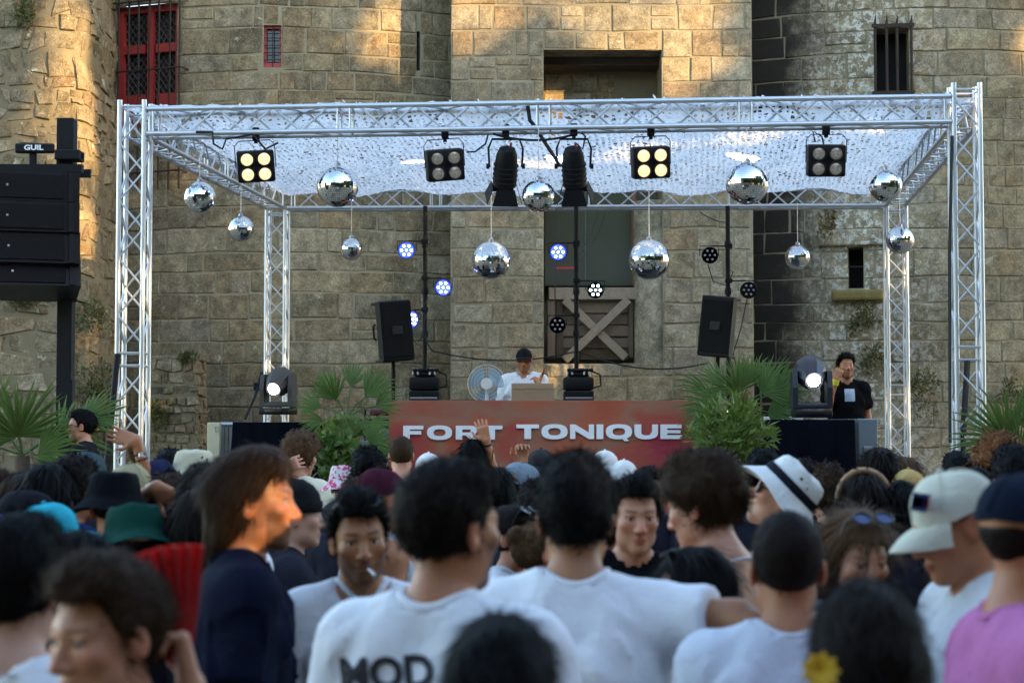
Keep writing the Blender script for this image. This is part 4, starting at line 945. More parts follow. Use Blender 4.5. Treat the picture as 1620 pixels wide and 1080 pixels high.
def text_mesh(txt, size, bold=.0, ext=.003):
    cu = bpy.data.curves.new('t', 'FONT'); cu.body = txt; cu.size = size; cu.extrude = ext; cu.offset = bold; cu.align_x = 'CENTER'; cu.align_y = 'CENTER'; cu.resolution_u = 3
    o = bpy.data.objects.new('t', cu); COL.objects.link(o); dg = bpy.context.evaluated_depsgraph_get(); me = bpy.data.meshes.new_from_object(o.evaluated_get(dg)); bpy.data.objects.remove(o); return me
me = text_mesh('GUIL', .062, .002); me.materials.clear(); me.materials.append(M_LET); o = bpy.data.objects.new('lettering', me); link(o, sg)
o.location = a_+Vector((.0, -.04, 0))-wloc(sg); o.rotation_euler = (R(90), 0, 0); o.scale = (1.25, 1, 1)
t = lf
for s in (-1, 1):
    for q in (-1, 1): m = MB(); m.tube([(p.x, LY+.35, .1), (p.x+s*.6, LY+.35+q*.6, .05)], .035, 6); m.build('outrigger', M_BLACK, lf)
# strut leaning at the left truss tower
p0, p1 = at(186, 560, 17.0), at(168, 690, 16.6)
t = thing('prop', 'black strut leaning against the foot of the truss tower near the line array', 'strut', (p1.x, 16.6, 0)); m = MB(); m.tube([p0, Vector((p1.x-.1, 16.5, .02))], .03, 8); m.build('tube', M_BLACK, t, True); m = MB(); m.bbox((p1.x-.1, 16.5, .015), (.14, .14, .03), .006); m.build('foot', M_BLACK, t)
# ---------------------------------------------------------------- electric fan and cardboard box on the booth
c = at(770, 607, 18.95); TBZ = a.z-.1
t = thing('electric_fan', 'white electric fan with wire cage standing on the booth', 'fan', (c.x, c.y, booth.location.z))
tz_ = at(0, 632, BYY).z-.1
t.location.z = tz_
M_FANW = pm('fan_white', (.75, .74, .7), .35); M_BLADE = NT('blue_blades').set(.2, 0, .5); M_BLADE.col((.22, .36, .46)); M_BLADE.b.inputs['Alpha'].default_value = .7; M_BLADE = M_BLADE.m
rad = .2; X = Matrix.Rotation(R(90), 3, 'X')
for yy in (-.045, .045):
    for k in range(5):
        m = MB(); rr = rad*(.3+.175*k); dy = yy*(1-(k/4)**2*.8); m.tube([c+Vector((rr*math.cos(q*math.pi/14), dy, rr*math.sin(q*math.pi/14))) for q in range(29)], .003 if k == 4 else .0009, 5, False); m.build('cage_ring', M_FANW, t, True)
m = MB()
for k in range(48):
    q = k*2*math.pi/48
    for yy in (-.045, .045): m.tube([c+Vector((rr*math.cos(q), yy*(1-(rr/rad)**2*.8), rr*math.sin(q))) for rr in (.05, .12, .2)], .0006, 3, False)
w_ = m.build('cage_wires', M_FANW, t); w_['kind'] = 'stuff'
for k in range(3):
    m = MB(); pts = []; q0 = k*2.094+.3
    for i in range(7):
        for j in range(5):
            rr = .04+.14*i/6; q = q0+(j/4-.35)*1.5*(.55+.6*math.sin(math.pi*i/6*.8)); pts.append(c+Vector((rr*math.cos(q), .018*(j/4-.5)*2, rr*math.sin(q))))
    m.add(pts, [(i*5+j, i*5+j+1, (i+1)*5+j+1, (i+1)*5+j) for i in range(6) for j in range(4)]); m.build('blade', M_BLADE, t, True)
m = MB(); m.lathe([(.03, -.1), (.06, -.09), (.062, -.05), (.055, -.03)], 18, c+Vector((0, 0, 0)), X @ Matrix.Rotation(R(180), 3, 'X')); m.lathe([(.001, -.1), (.055, -.09), (.06, -.05)], 18, c+Vector((0, -.16, 0)), X @ Matrix.Rotation(R(0), 3, 'X')); m.build('motor', M_FANW, t, True)
m = MB(); m.tube([c+Vector((0, .0, -.05)), Vector((c.x, c.y, tz_+.02))], .02, 8); m.build('pole', M_FANW, t); m = MB(); m.lathe([(.13, 0), (.13, .015), (.05, .03)], 20, (c.x, c.y, tz_)); m.build('base', M_FANW, t, True)
a_, b_ = at(809, 606, 18.75), at(876, 634, 18.75)
t = thing('cardboard_box', 'plain brown cardboard box on the booth in front of the DJ', 'box', ((a_.x+b_.x)/2, 18.8, tz_))
M_CARD = pm('cardboard', (.36, .235, .135), .85, 0, .12)
m = MB(); m.bbox(((a_.x+b_.x)/2, 18.85, (tz_+a_.z)/2), (b_.x-a_.x, .22, a_.z-tz_), .006); m.build('carton', M_CARD, t)
m = MB(); m.box(((a_.x+b_.x)/2, 18.736, a_.z-.04), (b_.x-a_.x-.02, .004, .04)); m.build('flap', M_CARD, t)
# ---------------------------------------------------------------- lamps that light the net
def netspot(px, py, sp, Y, e, ang, col):
    tgt = at(px, py, Y); src = at(*sp); l = bpy.data.lights.new('net_beam', 'SPOT'); l.energy = e; l.spot_size = R(ang); l.spot_blend = .6; l.shadow_soft_size = .05; l.color = col
    o = bpy.data.objects.new('net_beam', l); COL.objects.link(o); o.location = src; o.rotation_euler = (src-tgt).to_track_quat('Z', 'Y').to_euler()
netspot(655, 236, (672, 575, 20.0), 20.2, 900, 7, (.8, .75, 1))
netspot(885, 224, (915, 575, 20.0), 19.6, 1300, 8, (.9, .85, 1))
netspot(1175, 229, (1190, 575, 20.0), 19.6, 1300, 8, (1, .98, 1))
# ---------------------------------------------------------------- palms and shrubs
def leaf_mat(name, a_, b_):
    t = NT(name).set(.5, 0, .4); c = t.mix(t.noise(5, 4, .6, t.pos()), a_, b_); t.col(c)
    tr = t.n('BsdfTranslucent'); t.l(c, tr.inputs[0]); ms = t.n('MixShader'); ms.inputs[0].default_value = .3
    t.l(t.b.outputs[0], ms.inputs[1]); t.l(tr.outputs[0], ms.inputs[2]); t.l(ms.outputs[0], t.t.nodes['Material Output'].inputs[0]); return t.m
M_PALM = leaf_mat('palm_leaf', (.05, .115, .02), (.125, .19, .04)); M_PALMY = leaf_mat('palm_leaf_yellowed', (.07, .1, .02), (.14, .15, .03))
M_SHRUB = leaf_mat('shrub_leaf', (.07, .12, .02), (.19, .2, .035)); M_TUFT = leaf_mat('wall_herb', (.055, .07, .02), (.12, .11, .035))
M_POT = pm('dark_pot', (.03, .028, .026), .7)
def frond(root, base, tip, spread, L, n, seed, mat, face=None):
    """fan leaf: petiole base->tip, blades radiating about the petiole's direction"""
    rd = random.Random(seed); d = (tip-base).normalized()
    nrm = face.normalized() if face is not None else Vector((rd.uniform(-.4, .4), -1, rd.uniform(-.1, .5))).normalized()
    nrm = (nrm-d*nrm.dot(d)).normalized(); sd = d.cross(nrm).normalized()
    m = MB(); mid = base.lerp(tip, .5)+Vector((0, 0, .03)); m.tube([base, mid, tip], [.012, .009, .007], 5)
    for i in range(n):
        q = R(-spread/2+spread*i/(n-1)+rd.uniform(-2.5, 2.5)); dv = (d*math.cos(q)+sd*math.sin(q)); l_ = L*(1-.25*abs(q/R(spread/2))**2)*rd.uniform(.74, 1.1)
        wv = (sd*math.cos(q)-d*math.sin(q)).normalized(); w = L*.021; pts = []
        for k, (s, ww) in enumerate(((0, .35), (.35, 1), (.7, .8), (1, .06))):
            c_ = tip+dv*l_*s+nrm*(.05*L*math.sin(s*2))*(1)+Vector((0, 0, -.16*l_*s**2.6*rd.uniform(.5, 1.3)))
            pts.append((c_-wv*w*ww, c_+nrm*w*.5*ww, c_+wv*w*ww))
        vs = [p for t_ in pts for p in t_]; m.add(vs, [(k*3+j, k*3+j+1, (k+1)*3+j+1, (k+1)*3+j) for k in range(3) for j in range(2)])
    return m.build('frond', mat, root)
def palm(name, label, px, pyb, Y, fr, seed, zb=None, potr=.2):
    b = at(px, pyb, Y); zb = b.z if zb is None else zb; t = thing(name, label, 'palm', (b.x, Y, zb), 0, 'potted fan palms beside the stage'); rd = random.Random(seed)
    m = MB(); m.lathe([(potr*.75, 0), (potr, .38), (potr*1.05, .4), (potr*.95, .39), (potr*.9, .33), (.001, .33)], 20, (b.x, Y, zb)); m.build('pot', M_POT, t, R(40))
    top = b.z if b.z > zb+.4 else zb+.5
    m = MB(); m.tube([(b.x, Y, zb+.3), (b.x+.01, Y, (zb+top)/2+.1), (b.x, Y, top)], [.07, .065, .06], 9); m.build('trunk', M_BARK, t, True)
    for i, (fx_, fy_, L, spr, dY) in enumerate(fr):
        c_ = at(fx_, fy_, Y+dY*.3); bb = Vector((b.x, Y, top)); frond(t, bb, c_, spr*.8, L*1.15, max(12, int(spr/5.2)), seed*31+i, M_PALMY if rd.random() < .15 else M_PALM, Vector((rd.uniform(-.35, .35), -1, rd.uniform(-.2, .35))) if dY < .15 else None)
    return t
palm('fan_palm', 'broad fan palm at the far left edge in front of the buttress', 35, 720, 14.2,
     [(28, 690, .55, 250, -.3), (-15, 660, .45, 200, .1), (95, 690, .42, 160, .3), (60, 720, .4, 200, -.2), (130, 668, .38, 120, .4), (-30, 710, .5, 220, -.1)], 2, 0)
palm('fan_palm', 'spiky fan palm between the grey moving head and the booth', 548, 662, 17.6,
     [(532, 632, .34, 130, -.2), (578, 628, .38, 120, -.1), (508, 645, .28, 110, .2), (594, 642, .3, 110, -.3), (555, 612, .3, 100, .3), (512, 665, .26, 120, -.3), (584, 668, .26, 120, -.3), (526, 618, .28, 90, .25)], 4, SZ-.95)
palm('fan_palm', 'bushy fan palm sprouting low in front of equipment rack', 568, 722, 16.8,
     [(550, 700, .26, 190, -.2), (585, 702, .25, 180, -.1), (568, 690, .26, 170, .1), (540, 712, .24, 150, -.1), (598, 712, .22, 150, -.1)], 6, 0)
palm('fan_palm', 'lush fan palm clump with arching leaves between booth and dark moving head', 1172, 650, 17.9,
     [(1165, 622, .42, 190, -.2), (1205, 622, .44, 170, -.1), (1140, 640, .42, 150, .1), (1225, 622, .36, 130, -.2), (1185, 605, .36, 150, .2), (1145, 612, .36, 90, .3), (1180, 650, .38, 200, -.35), (1215, 652, .32, 170, -.2), (1130, 655, .36, 150, -.2), (1120, 618, .34, 60, .2)], 8, 0)
palm('fan_palm', 'palm with one upright half fan leaf at the far right edge', 1625, 735, 14.4,
     [(1592, 698, .52, 175, -.2), (1640, 690, .5, 180, 0), (1612, 720, .4, 160, -.1), (1660, 700, .5, 170, .2)], 10, 0)
def shrub(name, label, cat, px, py, Y, rx, rz, n, ls, mat, seed, group=None, ground=0., ry=None, stem=True, narrow=.45):
    c_ = at(px, py, Y); t = thing(name, label, cat, (c_.x, Y, ground if ground is not None else c_.z-rz), 0, group); rn = np.random.default_rng(seed); ry = ry or rx*.7
    d = rn.normal(size=(n, 3)); d /= np.linalg.norm(d, axis=1)[:, None]; C = d*(rn.random(n)**.4)[:, None]*(1+.25*np.sin(d[:, 0]*7+seed)*np.cos(d[:, 2]*6))[:, None]*np.array([rx, ry, rz])
    a_ = rn.normal(size=(n, 3))+d*.8+np.array([0, 0, .5]); a_ /= np.linalg.norm(a_, axis=1)[:, None]; b_ = np.cross(a_, rn.normal(size=(n, 3))); b_ /= np.linalg.norm(b_, axis=1)[:, None]
    lob = rn.normal(0, .55, (5, 3))*np.array([rx, ry, rz]); wt = rn.integers(0, 5, n); C = C*(.75 if not stem else 1)+(lob[wt] if not stem else 0); C[:, 2] -= (.25*np.abs(C[:, 0]) if not stem else 0)
    s = (ls*rn.uniform(.5, 1.5, n))[:, None]; C = C+np.array(c_)-np.array(t.location)
    V = np.stack([C, C+a_*s*.5+b_*s*narrow, C+a_*s, C+a_*s*.5-b_*s*narrow], 1).reshape(-1, 3)
    o = npmesh('foliage', V, np.arange(4*n).reshape(-1, 4), mat, t, False); o['kind'] = 'stuff'
    if stem:
        m = MB(); z0 = t.location.z
        for k in range(6):
            q = k*1.05; m.tube([(c_.x+.03*math.cos(q), Y+.03*math.sin(q), z0), (c_.x+rx*.35*math.cos(q), Y+ry*.3*math.sin(q), (z0+c_.z)/2+.1), (c_.x+rx*.7*math.cos(q), Y+ry*.6*math.sin(q), c_.z+rz*.4)], [.014, .01, .004], 5)
        m.build('stem', M_BARK, t, True)
    return t
shrub('shrub', 'yellow green leafy shrub in front of the spiky palm', 'shrub', 538, 692, 16.9, .22, .2, 620, .058, M_SHRUB, 1)
shrub('shrub', 'bright green feathery shrub under the lush palm clump beside the booth', 'shrub', 1158, 688, 16.4, .36, .32, 1500, .10, leaf_mat('lime_leaf', (.07, .14, .022), (.16, .22, .035)), 2, narrow=.12)
shrub('shrub', 'dark leafy shrub behind the shoulder of the floral shirt', 'shrub', 528, 720, 15.8, .2, .2, 300, .08, M_PALM, 3)
gH = 'herbs growing out of the castle walls'
for px, py, Y, rx, rz, sd_, lb in ((150, 500, 24.4, .2, .28, 5, 'bushy herb growing high on the edge of the rubble buttress'), (152, 590, 24.3, .24, .32, 6, 'bushy herb growing low on the edge of the rubble buttress'), (158, 625, 24.4, .22, .16, 7, 'herb clump just above the palm leaf on the buttress edge'),
                                (1367, 502, 26.35, .17, .13, 8, 'herb tuft on the sooty tower under the slit window'), (1382, 572, 26.3, .17, .18, 9, 'herb tuft with dry stalk behind the head of the man in black'), (1461, 612, 26.2, .22, .24, 10, 'broad herb clump on the wall behind the rear truss tower'), (1306, 362, 26.6, .15, .2, 11, 'reddish herb tuft hanging just below the net on the sooty tower'),
                                (249, 655, 24.5, .08, .16, 12, 'small herb on the face of the ruined pillar'), (298, 566, 24.6, .1, .08, 13, 'small herb on top of the ruined pillar'), (1602, 625, 26.2, .16, .16, 14, 'herb clump on the wall at the far right edge'), (40, 20, 24.4, .12, .2, 15, 'small moss tuft high on the buttress'), (32, 468, 24.4, .16, .12, 16, 'herb tuft below the line array on the buttress')):
    shrub('wall_herb', lb, 'plant', px, py, Y, rx, rz, 420, .07, M_TUFT if sd_ != 11 else leaf_mat('reddish_herb', (.09, .05, .02), (.14, .12, .03)), sd_, gH, None, .18, False, .16)

for px, py, lb in ((1153, 652, 'small lit lamp clipped among the lush palm leaves, casting lime light'), (1196, 592, 'small white lit lamp behind the lush palm leaves'), (1226, 604, 'slanting white lamp beside the large dark moving head')):
    c = at(px, py, 18.3); t = thing('added_lamp', lb, 'lamp', c); M = Matrix.Rotation(R(90), 3, 'X')  # added lamps stand in for small bright highlights by the palm
    m = MB(); m.lathe([(.02, -.09), (.035, -.07), (.042, 0), (.036, .004)], 12, c, M, cap=False); m.build('housing', M_BLACK, t, True)
    m = MB(); m.lathe([(.001, .0), (.028, -.002)], 12, c, M); m.build('lens', M_LEDW if px > 1160 else pm('lime_white_lens', (.8, 1, .5), .3, 0, 0, emit=2, ecol=(.75, 1, .35)), t)
    m = MB(); m.tube([c+Vector((0, .05, -.03)), c+Vector((0, .07, -.25))], .008, 5); m.build('bracket', M_BLACK, t)
# ================================================================ people
f32 = np.float32
def vec(*a): return np.array(a, f32)
def ell(P, c, r):
    q = (P-vec(*c))/vec(*r); k0 = np.sqrt((q*q).sum(-1)); w = q/vec(*r); k1 = np.sqrt((w*w).sum(-1)); return k0*(k0-1)/np.maximum(k1, 1e-5)
def cone(P, a, b, ra, rb, sq=None):
    a, b = vec(*a), vec(*b); d = b-a; pa = P-a; t = np.clip(pa@d/(d@d), 0, 1)[..., None]; q = pa-t*d
    if sq is not None: q = q*vec(*sq)
    return np.sqrt((q*q).sum(-1))-(ra+(rb-ra)*t[..., 0])
def smin(a, b, k): h = np.clip(.5+.5*(b-a)/k, 0, 1); return b+(a-b)*h-k*h*(1-h)
def smax(a, b, k): return -smin(-a, -b, k)
_rn = np.random.default_rng(99); LAT = _rn.random((24, 24, 24)).astype(f32)
def vnoise(P, s, off=0.):
    q = P*s+off; i = np.floor(q).astype(int); f = (q-i).astype(f32); f = f*f*(3-2*f); i %= 24; j = (i+1) % 24
    g = lambda a, b, c: LAT[a[..., 0], b[..., 1], c[..., 2]]
    x0 = g(i, i, i)*(1-f[..., 0])+g(j, i, i)*f[..., 0]; x1 = g(i, j, i)*(1-f[..., 0])+g(j, j, i)*f[..., 0]
    x2 = g(i, i, j)*(1-f[..., 0])+g(j, i, j)*f[..., 0]; x3 = g(i, j, j)*(1-f[..., 0])+g(j, j, j)*f[..., 0]
    return (x0*(1-f[..., 1])+x1*f[..., 1])*(1-f[..., 2])+(x2*(1-f[..., 1])+x3*f[..., 1])*f[..., 2]-.5
def nets(fn, lo, hi, res):
    """surface nets: (verts, quads)"""
    ax = [np.arange(l, h+res, res, dtype=f32) for l, h in zip(lo, hi)]
    G = np.stack(np.meshgrid(*ax, indexing='ij'), -1); sh = G.shape[:3]; Fv = fn(G.reshape(-1, 3)).reshape(sh).astype(f32); ins = Fv < 0
    cs = tuple(s-1 for s in sh); acc = np.zeros(cs+(3,), f32); cnt = np.zeros(cs, f32)
    sl = lambda d: tuple(slice(d_, d_+c) for d_, c in zip(d, cs))
    corners = [(i, j, k) for i in (0, 1) for j in (0, 1) for k in (0, 1)]
    for c in corners:
        for a in range(3):
            if c[a]: continue
            e = list(c); e[a] = 1; f0, f1 = Fv[sl(c)], Fv[sl(e)]; x = (ins[sl(c)] != ins[sl(e)]); t = np.where(x, f0/np.where(x, f0-f1, 1), 0)
            p = np.zeros(cs+(3,), f32)
            for b in range(3): p[..., b] = c[b]
            p[..., a] += t; acc += p*x[..., None]; cnt += x
    act = cnt > 0; idx = -np.ones(cs, int); idx[act] = np.arange(act.sum())
    org = np.stack(np.meshgrid(*[np.arange(c) for c in cs], indexing='ij'), -1)[act]
    V = (org+acc[act]/cnt[act][:, None])*res+np.array(lo, f32); Q = []
    for a in range(3):
        b, c = (a+1) % 3, (a+2) % 3
        s0 = [slice(1, n-1) for n in sh]; s0[a] = slice(0, sh[a]-1); s1 = list(s0); s1[a] = slice(1, sh[a])
        i0, i1 = ins[tuple(s0)], ins[tuple(s1)]; x = np.argwhere(i0 != i1)
        if not len(x): continue
        fl = i0[tuple(x.T)]; base = x.copy(); base[:, b] += 1; base[:, c] += 1
        def cell(db, dc): q = base.copy(); q[:, b] += db; q[:, c] += dc; return idx[tuple(q.T)]
        q = np.stack([cell(-1, -1), cell(0, -1), cell(0, 0), cell(-1, 0)], 1); q[~fl] = q[~fl][:, ::-1]; Q.append(q)
    Q = np.concatenate(Q) if Q else np.zeros((0, 4), int); return V, Q[(Q >= 0).all(1)]
def keepf(V, Q, m):
    Q = Q[m[Q].all(1)]; u, inv = np.unique(Q, return_inverse=True); return V[u], inv.reshape(Q.shape)
# ---------------------------------------------------------------- body in its own frame: faces +y, x to its right, feet at z 0, 1.75 tall
def headM(yaw, pitch, roll):
    """yaw + to its left, pitch + chin up, roll + towards its right shoulder"""
    return (Matrix.Translation((0, -.012, 1.515)) @ Matrix.Rotation(R(yaw), 4, 'Z') @ Matrix.Rotation(R(pitch), 4, 'X') @ Matrix.Rotation(R(roll), 4, 'Y') @ Matrix.Translation((0, .03, .112)))
def head_sdf(P, fem=0.):
    X = np.abs(P[:, 0]); S = np.stack([X, P[:, 1], P[:, 2]], 1)
    jw = 1-.09*fem
    d = ell(S, (0, -.014, .034), (.0745, .097, .088))
    d = smin(d, ell(S, (0, .03, -.035), (.058*jw, .06, .082)), .035)
    d = smin(d, ell(S, (0, .068, -.1), (.024*jw, .02, .02)), .03)
    d = smin(d, ell(S, (.042*jw, .012, -.066), (.02, .032, .03)), .035)
    d = smin(d, ell(S, (.043, .06, -.018), (.021, .02, .018)), .025)
    d = smin(d, cone(S, (0, .082, .026), (.042, .066, .026), .012-.004*fem, .011), .016)
    d = smax(d, -ell(S, (.0325, .1, .006), (.021, .017, .0145)), .012)
    d = smin(d, ell(S, (.0325, .0765, .0125), (.0155, .0105, .0065)), .005); d = smin(d, ell(S, (.0325, .0745, -.0062), (.015, .0095, .0052)), .005)
    d = smin(d, cone(S, (0, .082, .014), (0, .107-.004*fem, -.032), .0085, .0125-.002*fem), .011)
    d = smin(d, ell(S, (.0125, .095, -.036), (.0095, .011, .008)), .008)
    d = smin(d, ell(S, (0, .0845, -.0625), (.023, .0125, .0062+.001*fem)), .007)
    d = smin(d, ell(S, (0, .083, -.0745), (.02, .0125, .0068+.001*fem)), .006)
    d = smax(d, -cone(S, (0, .101, -.0682), (.021, .092, -.0685), .0026, .002), .004)
    e = ell(np.stack([S[:, 0]-.25*(-(S[:, 1]+.012)), S[:, 1], S[:, 2]], 1), (.0765, -.012, -.006), (.0105, .02, .033))
    e = smax(e, -ell(S, (.092, -.006, -.004), (.012, .0115, .02)), .006)
    return smin(d, e, .008)
def hand_prims(w, dirv, nrm, curl, side):
    """world (body-frame) capsules of a hand: wrist, direction of fingers, palm normal; side: +1 thumb towards a"""
    d = Vector(dirv).normalized(); n = Vector(nrm); n = (n-d*n.dot(d)).normalized(); a = d.cross(n).normalized()*side; w = Vector(w); out = []
    for i, o in enumerate((-.03, -.010, .010, .029)): out.append((w+d*.005+a*o*.55, w+d*.085+a*o, .017, .0135, .012))
    for i, (o, l) in enumerate(((-.031, .055), (-.0105, .068), (.0105, .074), (.031, .064))):
        b = w+d*.086+a*o; sp = a*o*.25*(1-curl); c1 = R(15+70*curl); d1 = (d*math.cos(c1)+n*math.sin(c1)); d2 = (d*math.cos(2.1*c1)+n*math.sin(2.1*c1))
        m_ = b+d1*l*.5+sp*.5; out += [(b, m_, .0092, .0082, .006), (m_, m_+d2*l*.55+sp*.5, .0082, .0066, .003)]
    t0 = w+d*.025+a*.03; t1 = t0+(d*.6+a*.75+n*.25).normalized()*.045; out += [(w+d*.02+a*.012, t0, .016, .0145, .012), (t0, t1, .0135, .0105, .008), (t1, t1+(d*.85+a*.3*(1-curl)+n*.35).normalized()*.032, .0105, .0075, .004)]
    return out
DEF_ARM = lambda s: dict(sh=(s*.178, -.012, 1.405), el=(s*.235, -.04, 1.13), wr=(s*.225, .085, .915), hd=(0, .35, -.9), hn=(-s, 0, 0), curl=.35, vis=0)
class Body:
    def __init__(s, HM, arms, fem=0, build=1.0, legs=True):
        s.HM = HM; s.HMi = np.array(HM.inverted(), f32); s.arms = arms; s.fem = fem; s.b = build; s.hp = []
        for k, a in zip((-1, 1), arms): s.hp.append(hand_prims(a['wr'], a['hd'], a['hn'], a['curl'], a.get('ts', k)))
    def hl(s, P): return P@s.HMi[:3, :3].T+s.HMi[:3, 3]
    def torso(s, P):
        X = np.abs(P[:, 0]); S = np.stack([X, P[:, 1], P[:, 2]], 1); b = s.b; f = s.fem
        d = ell(S, (0, -.012, 1.26), (.168*b*(1-.08*f), .108*b, .22))
        d = smin(d, cone(S, (0, -.03, 1.475), (.16-.012*f, -.016, 1.418), .048, .05), .05)
        d = smin(d, ell(S, (.085, .05, 1.3), (.075, .04+.02*f, .065)), .05)
        d = smin(d, ell(S, (.09, -.075, 1.31), (.07, .035, .11)), .05)
        d = smin(d, ell(S, (0, -.002, 1.07), (.142*b*(1-.08*f), .096*b, .19)), .06)
        d = smin(d, ell(S, (0, -.005, .93), (.158*(1+.05*f), .112, .14)), .06)
        return smin(d, ell(S, (.178-.01*f, -.012, 1.4), (.058, .055, .06)), .045)
    def arm(s, P, k, grow=0.):
        a = s.arms[k]; return smin(cone(P, a['sh'], a['el'], .049*s.b+grow, .039+grow), cone(P, a['el'], a['wr'], .041+grow, .026+grow), .02)
    def hand(s, P, k):
        d = None
        for (p, q, ra, rb, kk) in s.hp[k]: c = cone(P, p, q, ra, rb); d = c if d is None else smin(d, c, kk)
        return d
    def legs(s, P, grow=0.):
        X = np.abs(P[:, 0]); S = np.stack([X, P[:, 1], P[:, 2]], 1)
        d = smin(cone(S, (.085, -.005, .9), (.095, .012, .5), .088+grow, .058+grow), cone(S, (.095, .012, .5), (.098, -.02, .09), .058+grow, .04+grow), .03)
        return d
    def neck(s, P):
        top = s.HM @ Vector((0, -.018, -.055)); return cone(P, (0, -.028, 1.40), tuple(top), .062-.008*s.fem, .054-.008*s.fem)
    def full(s, P, hands=True, head=True):
        d = smin(s.torso(P), s.neck(P), .04)
        for k in (0, 1):
            a = smin(s.arm(P, k), s.hand(P, k), .012) if hands else s.arm(P, k); d = smin(d, a, .03)
        d = smin(d, s.legs(P), .04); X = np.abs(P[:, 0]); S = np.stack([X, P[:, 1], P[:, 2]], 1); d = smin(d, smax(cone(S, (.1, -.03, .045), (.105, .14, .03), .042, .032), -P[:, 2], .005), .03)
        if head: d = smin(d, head_sdf(s.hl(P), s.fem), .02)
        return d
def in_head(H): return (np.abs(H[:, 0]) < .12) & (np.abs(H[:, 1]) < .15) & (H[:, 2] > -.125) & (H[:, 2] < .2)
BC = {}
def body_mesh(key, B, rb, rh, beard):
    if key in BC: return BC[key]
    V, Q = nets(lambda P: B.full(P, False if any(a['vis'] for a in B.arms) else True), (-.42, -.26, -.01), (.42, .3, 1.66), rb) if not any(a['vis'] for a in B.arms) else nets(lambda P: B.full(P), *bounds(B), rb)
    H = B.hl(V); m = ~in_head(H)
    for k, a in enumerate(B.arms):
        if a['vis']: m &= ~inhand(B, k, V)
    parts = [keepf(V, Q, m)]
    # head at its own finer grid
    def fh(Hp): Pb = Hp@np.array(B.HM, f32)[:3, :3].T+np.array(B.HM, f32)[:3, 3]; d = smin(head_sdf(Hp, B.fem), smin(B.neck(Pb), B.torso(Pb), .04), .02); return np.minimum(d, np.minimum(B.arm(Pb, 0), B.arm(Pb, 1))) if any(a['vis'] for a in B.arms) else d
    V, Q = nets(fh, (-.125, -.155, -.125-2*rb-rh), (.125, .155, .14), rh); m = V[:, 2] > -.125-rb*1.6
    Vh, Qh = keepf(V, Q, m); hm = np.array(B.HM, f32); Hl = Vh.copy(); parts.append((Vh@hm[:3, :3].T+hm[:3, 3], Qh))
    for k, a in enumerate(B.arms):
        if a['vis']:
            lo, hi = handbox(B, k); rr = a['vis']; V, Q = nets(lambda P: smin(B.arm(P, k), B.hand(P, k), .012), lo-rb, hi+rb, rr); m = inhand(B, k, V, rb*1.2); parts.append(keepf(V, Q, m))
    off = 0; VV = []; QQ = []
    for V, Q in parts: VV.append(V); QQ.append(Q+off); off += len(V)
    V = np.concatenate(VV); Q = np.concatenate(QQ); me = npmesh('body', V, Q, None, False)
    # face masks (own colour, but B holds some painted shade): R lips, G brows / beard, B lash mask: lashes, painted shade of nostrils and mouth line, A flush
    n0 = len(parts[0][0]); C = np.zeros((len(V), 4), f32); S = Hl; X = np.abs(S[:, 0]); sm = lambda d, w: np.clip(.5-d/w, 0, 1)
    face = S[:, 1] > .03
    lips = sm(ell(np.stack([X, S[:, 1], S[:, 2]], 1), (0, .088, -.0685), (.0235, .03, .0125)), .005)*face
    brow = sm(cone(np.stack([X, S[:, 1]*.2, S[:, 2]], 1), (.016, .0165, .0285), (.05, .014, .0315), .0048, .0032), .004)*face
    if B.fem: brow *= .8
    lash_shade = sm(cone(np.stack([X, S[:, 1]*.1, S[:, 2]], 1), (.020, .008, .0115), (.047, .007, .0105), .0026, .0022), .004)*face
    lash_shade = np.maximum(lash_shade, .8*sm(ell(np.stack([X, S[:, 1], S[:, 2]], 1), (.007, .1, -.0425), (.0042, .01, .003)), .004)*face)
    lash_shade = np.maximum(lash_shade, .85*sm(cone(np.stack([X, S[:, 1]*.1, S[:, 2]], 1), (0, .009, -.0683), (.021, .009, -.0688), .0014, .001), .003)*face)
    bd = np.zeros(len(S), f32)
    if beard:
        nz = vnoise(S, 60)*.012
        jaw = smax(S[:, 2]+.066-np.clip(X-.018, 0, 1)*1.0+nz*.6, -(S[:, 1]-.0), .01)           # below the cheek line, in front of the ear
        mou = ell(np.stack([X, S[:, 1], S[:, 2]], 1), (0, .09, -.068), (.026, .03, .0125)); mus = cone(np.stack([X, S[:, 1]*.2, S[:, 2]], 1), (0, .018, -.053), (.03, .015, -.066), .0065, .006)
        bd = np.maximum(sm(jaw, .02)*sm(-mou, .006)*sm(-(S[:, 2]+.125), .02), sm(mus, .006))*beard*face
        bd = np.maximum(bd, beard*sm(np.maximum(np.abs(S[:, 1]-.02)-.012, np.maximum(X*0, S[:, 2]-.02)), .01)*(S[:, 2] > -.06)*(X > .05))
    C[n0:n0+len(S), 0] = lips; C[n0:n0+len(S), 1] = np.maximum(brow, bd); C[n0:n0+len(S), 2] = lash_shade
    fl = np.maximum(sm(ell(np.stack([X, S[:, 1], S[:, 2]], 1), (.045, .07, -.022), (.028, .03, .02)), .03), sm(ell(S, (0, .115, -.03), (.016, .02, .016)), .02)); ear = sm(.07-X, .01)*(S[:, 1] > -.05)*(S[:, 1] < .03)
    C[n0:n0+len(S), 3] = np.maximum(fl, ear)
    at_ = me.color_attributes.new('face_mask', 'FLOAT_COLOR', 'POINT'); at_.data.foreach_set('color', C.ravel()); BC[key] = me; return me
def handbox(B, k):
    p = np.array([list(q[0]) for q in B.hp[k]]+[list(q[1]) for q in B.hp[k]]); return p.min(0)-.022, p.max(0)+.022
